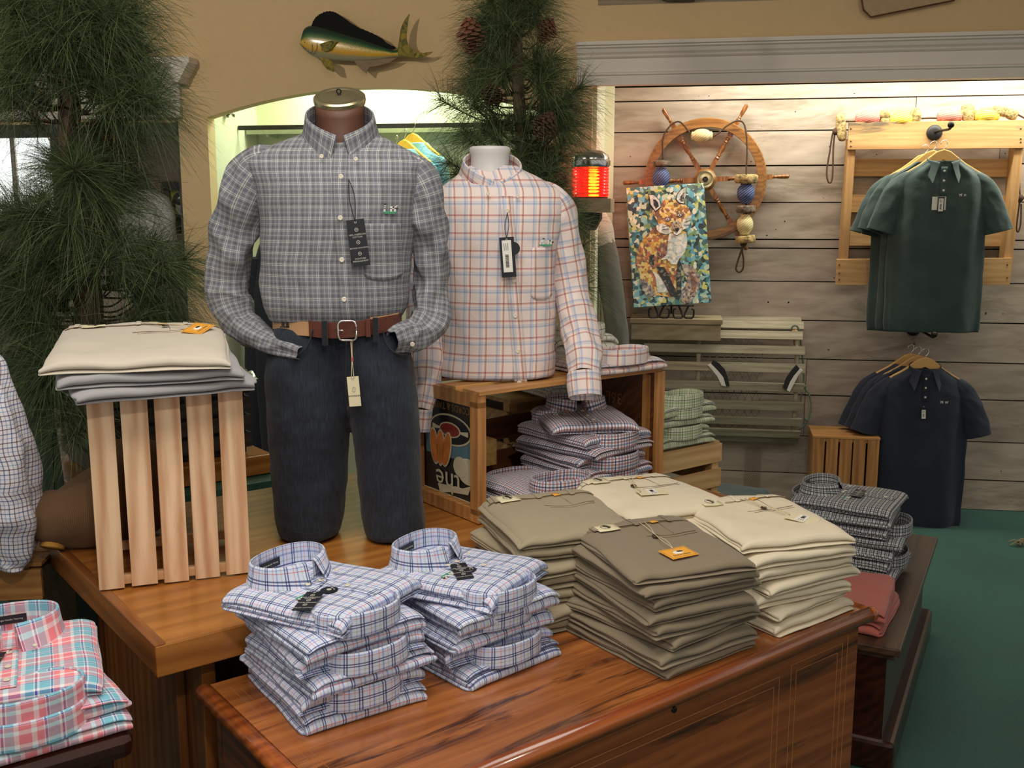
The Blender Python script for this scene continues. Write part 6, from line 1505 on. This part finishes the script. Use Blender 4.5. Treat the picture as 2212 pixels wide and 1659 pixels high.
# ================= HANGING POLOS =================
def polo(name,label,mat,s,zs_,d,group,front,seed,lab_col,hook=True,scale=1.0,tagcard=None):
    c=thing(name,label,'polo shirt',WF@tr(s,-d,zs_),group)       # origin: collar base
    mb=MB(); mb.tube(catmull([(0,.0,.045),(.014,.0,.065),(.006,.0,.085),(-.012,.0,.078),(-.014,0,.066)],5),.0016,6); mb.build('hanger_hook',m_chrome,c,smooth=True)
    mb=MB(); mb.prism([(-.19,-.075),(-.10,-.02),(-.055,.015),(-.03,.035),(0,.045),(.03,.035),(.055,.015),(.10,-.02),(.19,-.075),(.17,-.085),(.08,-.045),(0,-.005),(-.08,-.045),(-.17,-.085)],-.008,.008,M=XZ); mb.build('hanger',m_hanger,c,bevel=.004)
    rows=[(z*1.04,-a,a,0,b) for z,a,b in((-.765,.205,.042),(-.70,.210,.048),(-.55,.212,.050),(-.40,.212,.052),(-.28,.212,.052),(-.20,.212,.050),(-.15,.212,.046),(-.11,.208,.042),(-.085,.196,.038),(-.06,.165,.036),(-.035,.118,.036),(-.008,.076,.034))]
    if not front: rows=rows
    b_,sf=torso('shirt_body',mat,c,rows,wr=.004,seed=seed,vdrape=.010,n=72,m=44,e=2.0)
    for sg in(-1,1):
        sleeve('sleeve',mat,c,[(sg*.135,.0,-.085),(sg*.172,.0,-.115),(sg*.205,0,-.165),(sg*.238,-.005,-.245),(sg*.262,-.008,-.330)],[.038,.048,.054,.056,.062],seed=seed+sg,wr=.004,flat=.55,up0=(0,-1,0))
    if front:
        collar('collar',mat,b_,tr(0,.0,-.022)@rx(R(20)),.070,.048,.028,.044,.086,.34,.016,pt=.026,sq=2.0,seed=seed,n=48)
        mb=MB(); mb.box(0,.034,.002,.046,.002,.022); nl_=mb.build('neck_label',plain('dark_neck_label',S((42,40,30)),.6),c)
        mb=MB(); 
        for a,b,sx,sz in((0,.009,.040,.001),(0,-.009,.040,.001),(-.020,0,.001,.018),(.020,0,.001,.018)): mb.box(a,.0325,.002+b,sx,.001,sz)
        mb.build('label_border',m_stitch,nl_)
        strip('placket',mat,b_,sf,0,-.165,-.035,.028,.003,10)
        for z in(-.055,-.098,-.142):
            q=sf(0,z); button(b_,tr(0,(q.y if q else -.04)-.0055,z)@rx(PI/2),.0052,m_white if lab_col=='g' else m_pearl)
        q=sf(.085,-.165); emblem(b_,tr(.085,q.y-.003,-.168)@rx(PI/2),.95,False)
        if tagcard=='wide':
            q=sf(-.01,-.20); y=q.y-.010
            mb=MB(); mb.box(-.018,y+.003,-.200,.060,.002,.060); mb.build('white_backing_card',m_white,c)
            M_=tr(-.010,y-.002,-.172)@rx(PI/2); h=hangtag(c,M_,.030,.072,kind='c'); barcode(h,M_@tr(0,-.006,0),.021,.058)
        elif tagcard:
            q=sf(-.005,-.21); M_=tr(-.006,q.y-.008,-.180)@rx(PI/2)@rz(R(3)); h=hangtag(c,M_,.028,.068,kind='c'); barcode(h,M_@tr(0,-.022,0),.018,.042)
    return c
def hookset(px,py,label,dmax):
    p=onW(px,py,.12); c=thing('display_hook',label,'hook',WF@tr(p.x,-.0,p.z))
    mb=MB(); mb.lathe([(.036,0),(.036,.006),(.030,.012),(.014,.016)],28,M=tr(0,-.001 if py>600 else -.122,0)@rx(PI/2)); mb.build('round_plate',m_black,c,smooth=True)
    y0=0 if py>600 else -.12
    mb=MB(); mb.tube(catmull([(0,y0-.01,0),(0.006,-(dmax+.03)*.5,.004),(.010,-dmax-.02,.000),(.010,-dmax-.045,.012)],6),.006,10); mb.ball((.010,-dmax-.047,.016),.015); mb.build('arm',m_iron,c,smooth=True)
    return c,p
h1,hp1=hookset(2018,287,'black ball-tipped display hook on the pallet top board',.33)
for k in range(3):
    d=.30-.062*k; p=onW(2038,338,.30)
    polo('hanging_polo',['dark green polo shirt at the front of the pallet hook','dark green polo shirt in the middle on the pallet hook','dark green polo shirt at the back on the pallet hook'][k],m_polo_g,p.x-.022*k-(.01 if k else 0),p.z-.012-.012*(k==2),d,'green polos on the pallet hook',k==0,61+k*3,'g',tagcard='wide')
h2,hp2=hookset(1985,716,'black ball-tipped display hook low on the barn boards',.33)
for k in range(3):
    d=.30-.062*k; p=onW(1998,786,.30)
    polo('hanging_polo',['navy polo shirt at the front of the lower hook','navy polo shirt in the middle on the lower hook','navy polo shirt at the back on the lower hook'][k],m_polo_n,p.x-.020*k,p.z-.010,d,'navy polos on the lower hook',k==0,81+k*3,'n',tagcard='narrow')
# grey raglan top hanging behind the white mannequin's sleeve
rp_=onW(1300,620,.35)
c=thing('hanging_sweatshirt','pale grey fleece top with slate sleeves hanging under the lantern bracket','sweatshirt',WF@tr(rp_.x,-.30,0))
zt_=onW(1270,455,.30).z; zb2=onW(1330,730,.30).z
sleeve('sleeve',m_greydk,c,[(-.03,0,zt_-.09),(.02,-.01,(zt_+zb2)/2+.05),(.07,-.015,zb2+.08),(.09,-.02,zb2-.12)],[.07,.062,.054,.05],seed=90)
sleeve('shoulder_yoke',m_greytop,c,[(-.14,.0,zt_-.01),(-.08,-.0,zt_-.02),(-.035,-.005,zt_-.09),(-.01,-.006,zt_-.17)],[.045,.07,.078,.070],seed=91)
torso('shirt_body',m_greytop,c,[(zb2-.2,-.42,-.06,.02,.08),(zb2,-.42,-.05,.02,.09),(zt_-.2,-.42,-.06,.02,.09),(zt_-.05,-.40,-.08,.02,.07),(zt_,-.33,-.15,.02,.05)],wr=.006,seed=92,n=50,m=30)
# oar blade high on the tan wall and a dark object beside it
A=[onW(*q,D+.02) for q in((1860,0),(1864,22),(1880,38),(2060,2),(2080,-60),(1862,-60))]
mb=MB(); mb.prism([(q.x,q.z) for q in A],D+.005,D+.03,M=WF@XZ); o=mb.build('wooden_plaque',plain('tan_plaque',S((176,150,112)),.5),bevel=.004); tag(o,'tan wooden plaque with dark rim high on the wall above the header','plaque')
mb=MB(); q=[WF@Vector((p.x,-D-.031,p.z)) for p in A[:5]]; mb.tube(q,.0035,6); rmo=mb.build('dark_rim',m_crateboard); rmo.parent=o
A=[onW(*q,D+.02) for q in((1430,0),(1440,3),(1500,2),(1510,-40),(1430,-40))]
mb=MB(); mb.prism([(q.x,q.z) for q in A],D+.005,D+.04,M=WF@XZ); o=mb.build('dark_plaque',m_black); tag(o,'dark wall ornament just cut off by the top edge above the header','ornament')
# scrap on the carpet
p=atZ(2212,1181,0.0); mb=MB(); rnd=random.Random(2)
for k in range(26):
    a=rnd.uniform(0,PI); q=Vector((rnd.gauss(0,.018),rnd.gauss(0,.014),.006+abs(rnd.gauss(0,.008)))); mb.tube(catmull([q,q+Vector((math.cos(a)*.02,math.sin(a)*.015,.012)),q+Vector((math.cos(a)*.045,math.sin(a)*.03,.001))],4),.0022,5)
o=mb.build('rope_end',plain('jute',S((150,132,100)),.9,var=.3),None,Matrix.Translation(p),smooth=True); tag(o,'frayed bit of rope lying on the green carpet at the right edge','rope')
# pale trousers hanging behind the record crate
p=atY(1068,880,3.35); c=thing('hanging_trousers','pale grey trousers hanging seen through the record crate','trousers',Matrix.Translation((p.x,3.35,p.z)))
torso('trouser_cloth',m_greyp2,c,[(-.55,-.09,.07,0,.03),(-.2,-.09,.07,0,.03),(0,-.085,.06,0,.03),(.12,-.08,.055,0,.03)],wr=.01,seed=99,vdrape=.012,n=50,m=20)
for k in range(3):
    shirt_item(['white striped folded shirt, lowest behind the record crate','white striped folded shirt in the middle behind the record crate','white striped folded shirt, topmost behind the record crate'][k],p_stripe,Matrix.Translation((.14,3.22,.945+.045*k))@rz(R(120+12*k)),120+k,L=.32,Wd=.26,t=.012,ch=.04,group='striped shirts behind the record crate')
c=thing('slatted_crate','pine crate behind the record crate carrying striped shirts','crate',TF@tr(1.30,.60,tz+.001))
mb=MB()
for z in(.05,.15): mb.box(.17,.0,z,.36,.01,.085); mb.box(.17,.29,z,.36,.01,.085); mb.box(-.005,.145,z,.01,.30,.085); mb.box(.345,.145,z,.01,.30,.085)
mb.box(.17,.145,.225,.35,.30,.012); mb.build('slats',m_light,c)
for x in(.015,.325):
    for y in(.02,.27): mb=MB(); mb.box(x,y,.11,.03,.03,.22); mb.build('corner_post',m_light,c)
# price tag sticking out of the khaki stack
for o in list(bpy.data.objects):
    if o.get('label','')=='khaki folded trousers, third from the top of the stack just behind the blue shirts':
        P0=atZ(1072,1140,.745); Mi=o.matrix_world.inverted()@Matrix.Translation(P0)@rz(R(-28))@rx(R(35))
        h=hangtag(o,Mi,.048,.050,m_cream_card,kind='c'); barcode(h,Mi@tr(0,-.012,0),.036,.034)
bpy.context.view_layer.update()
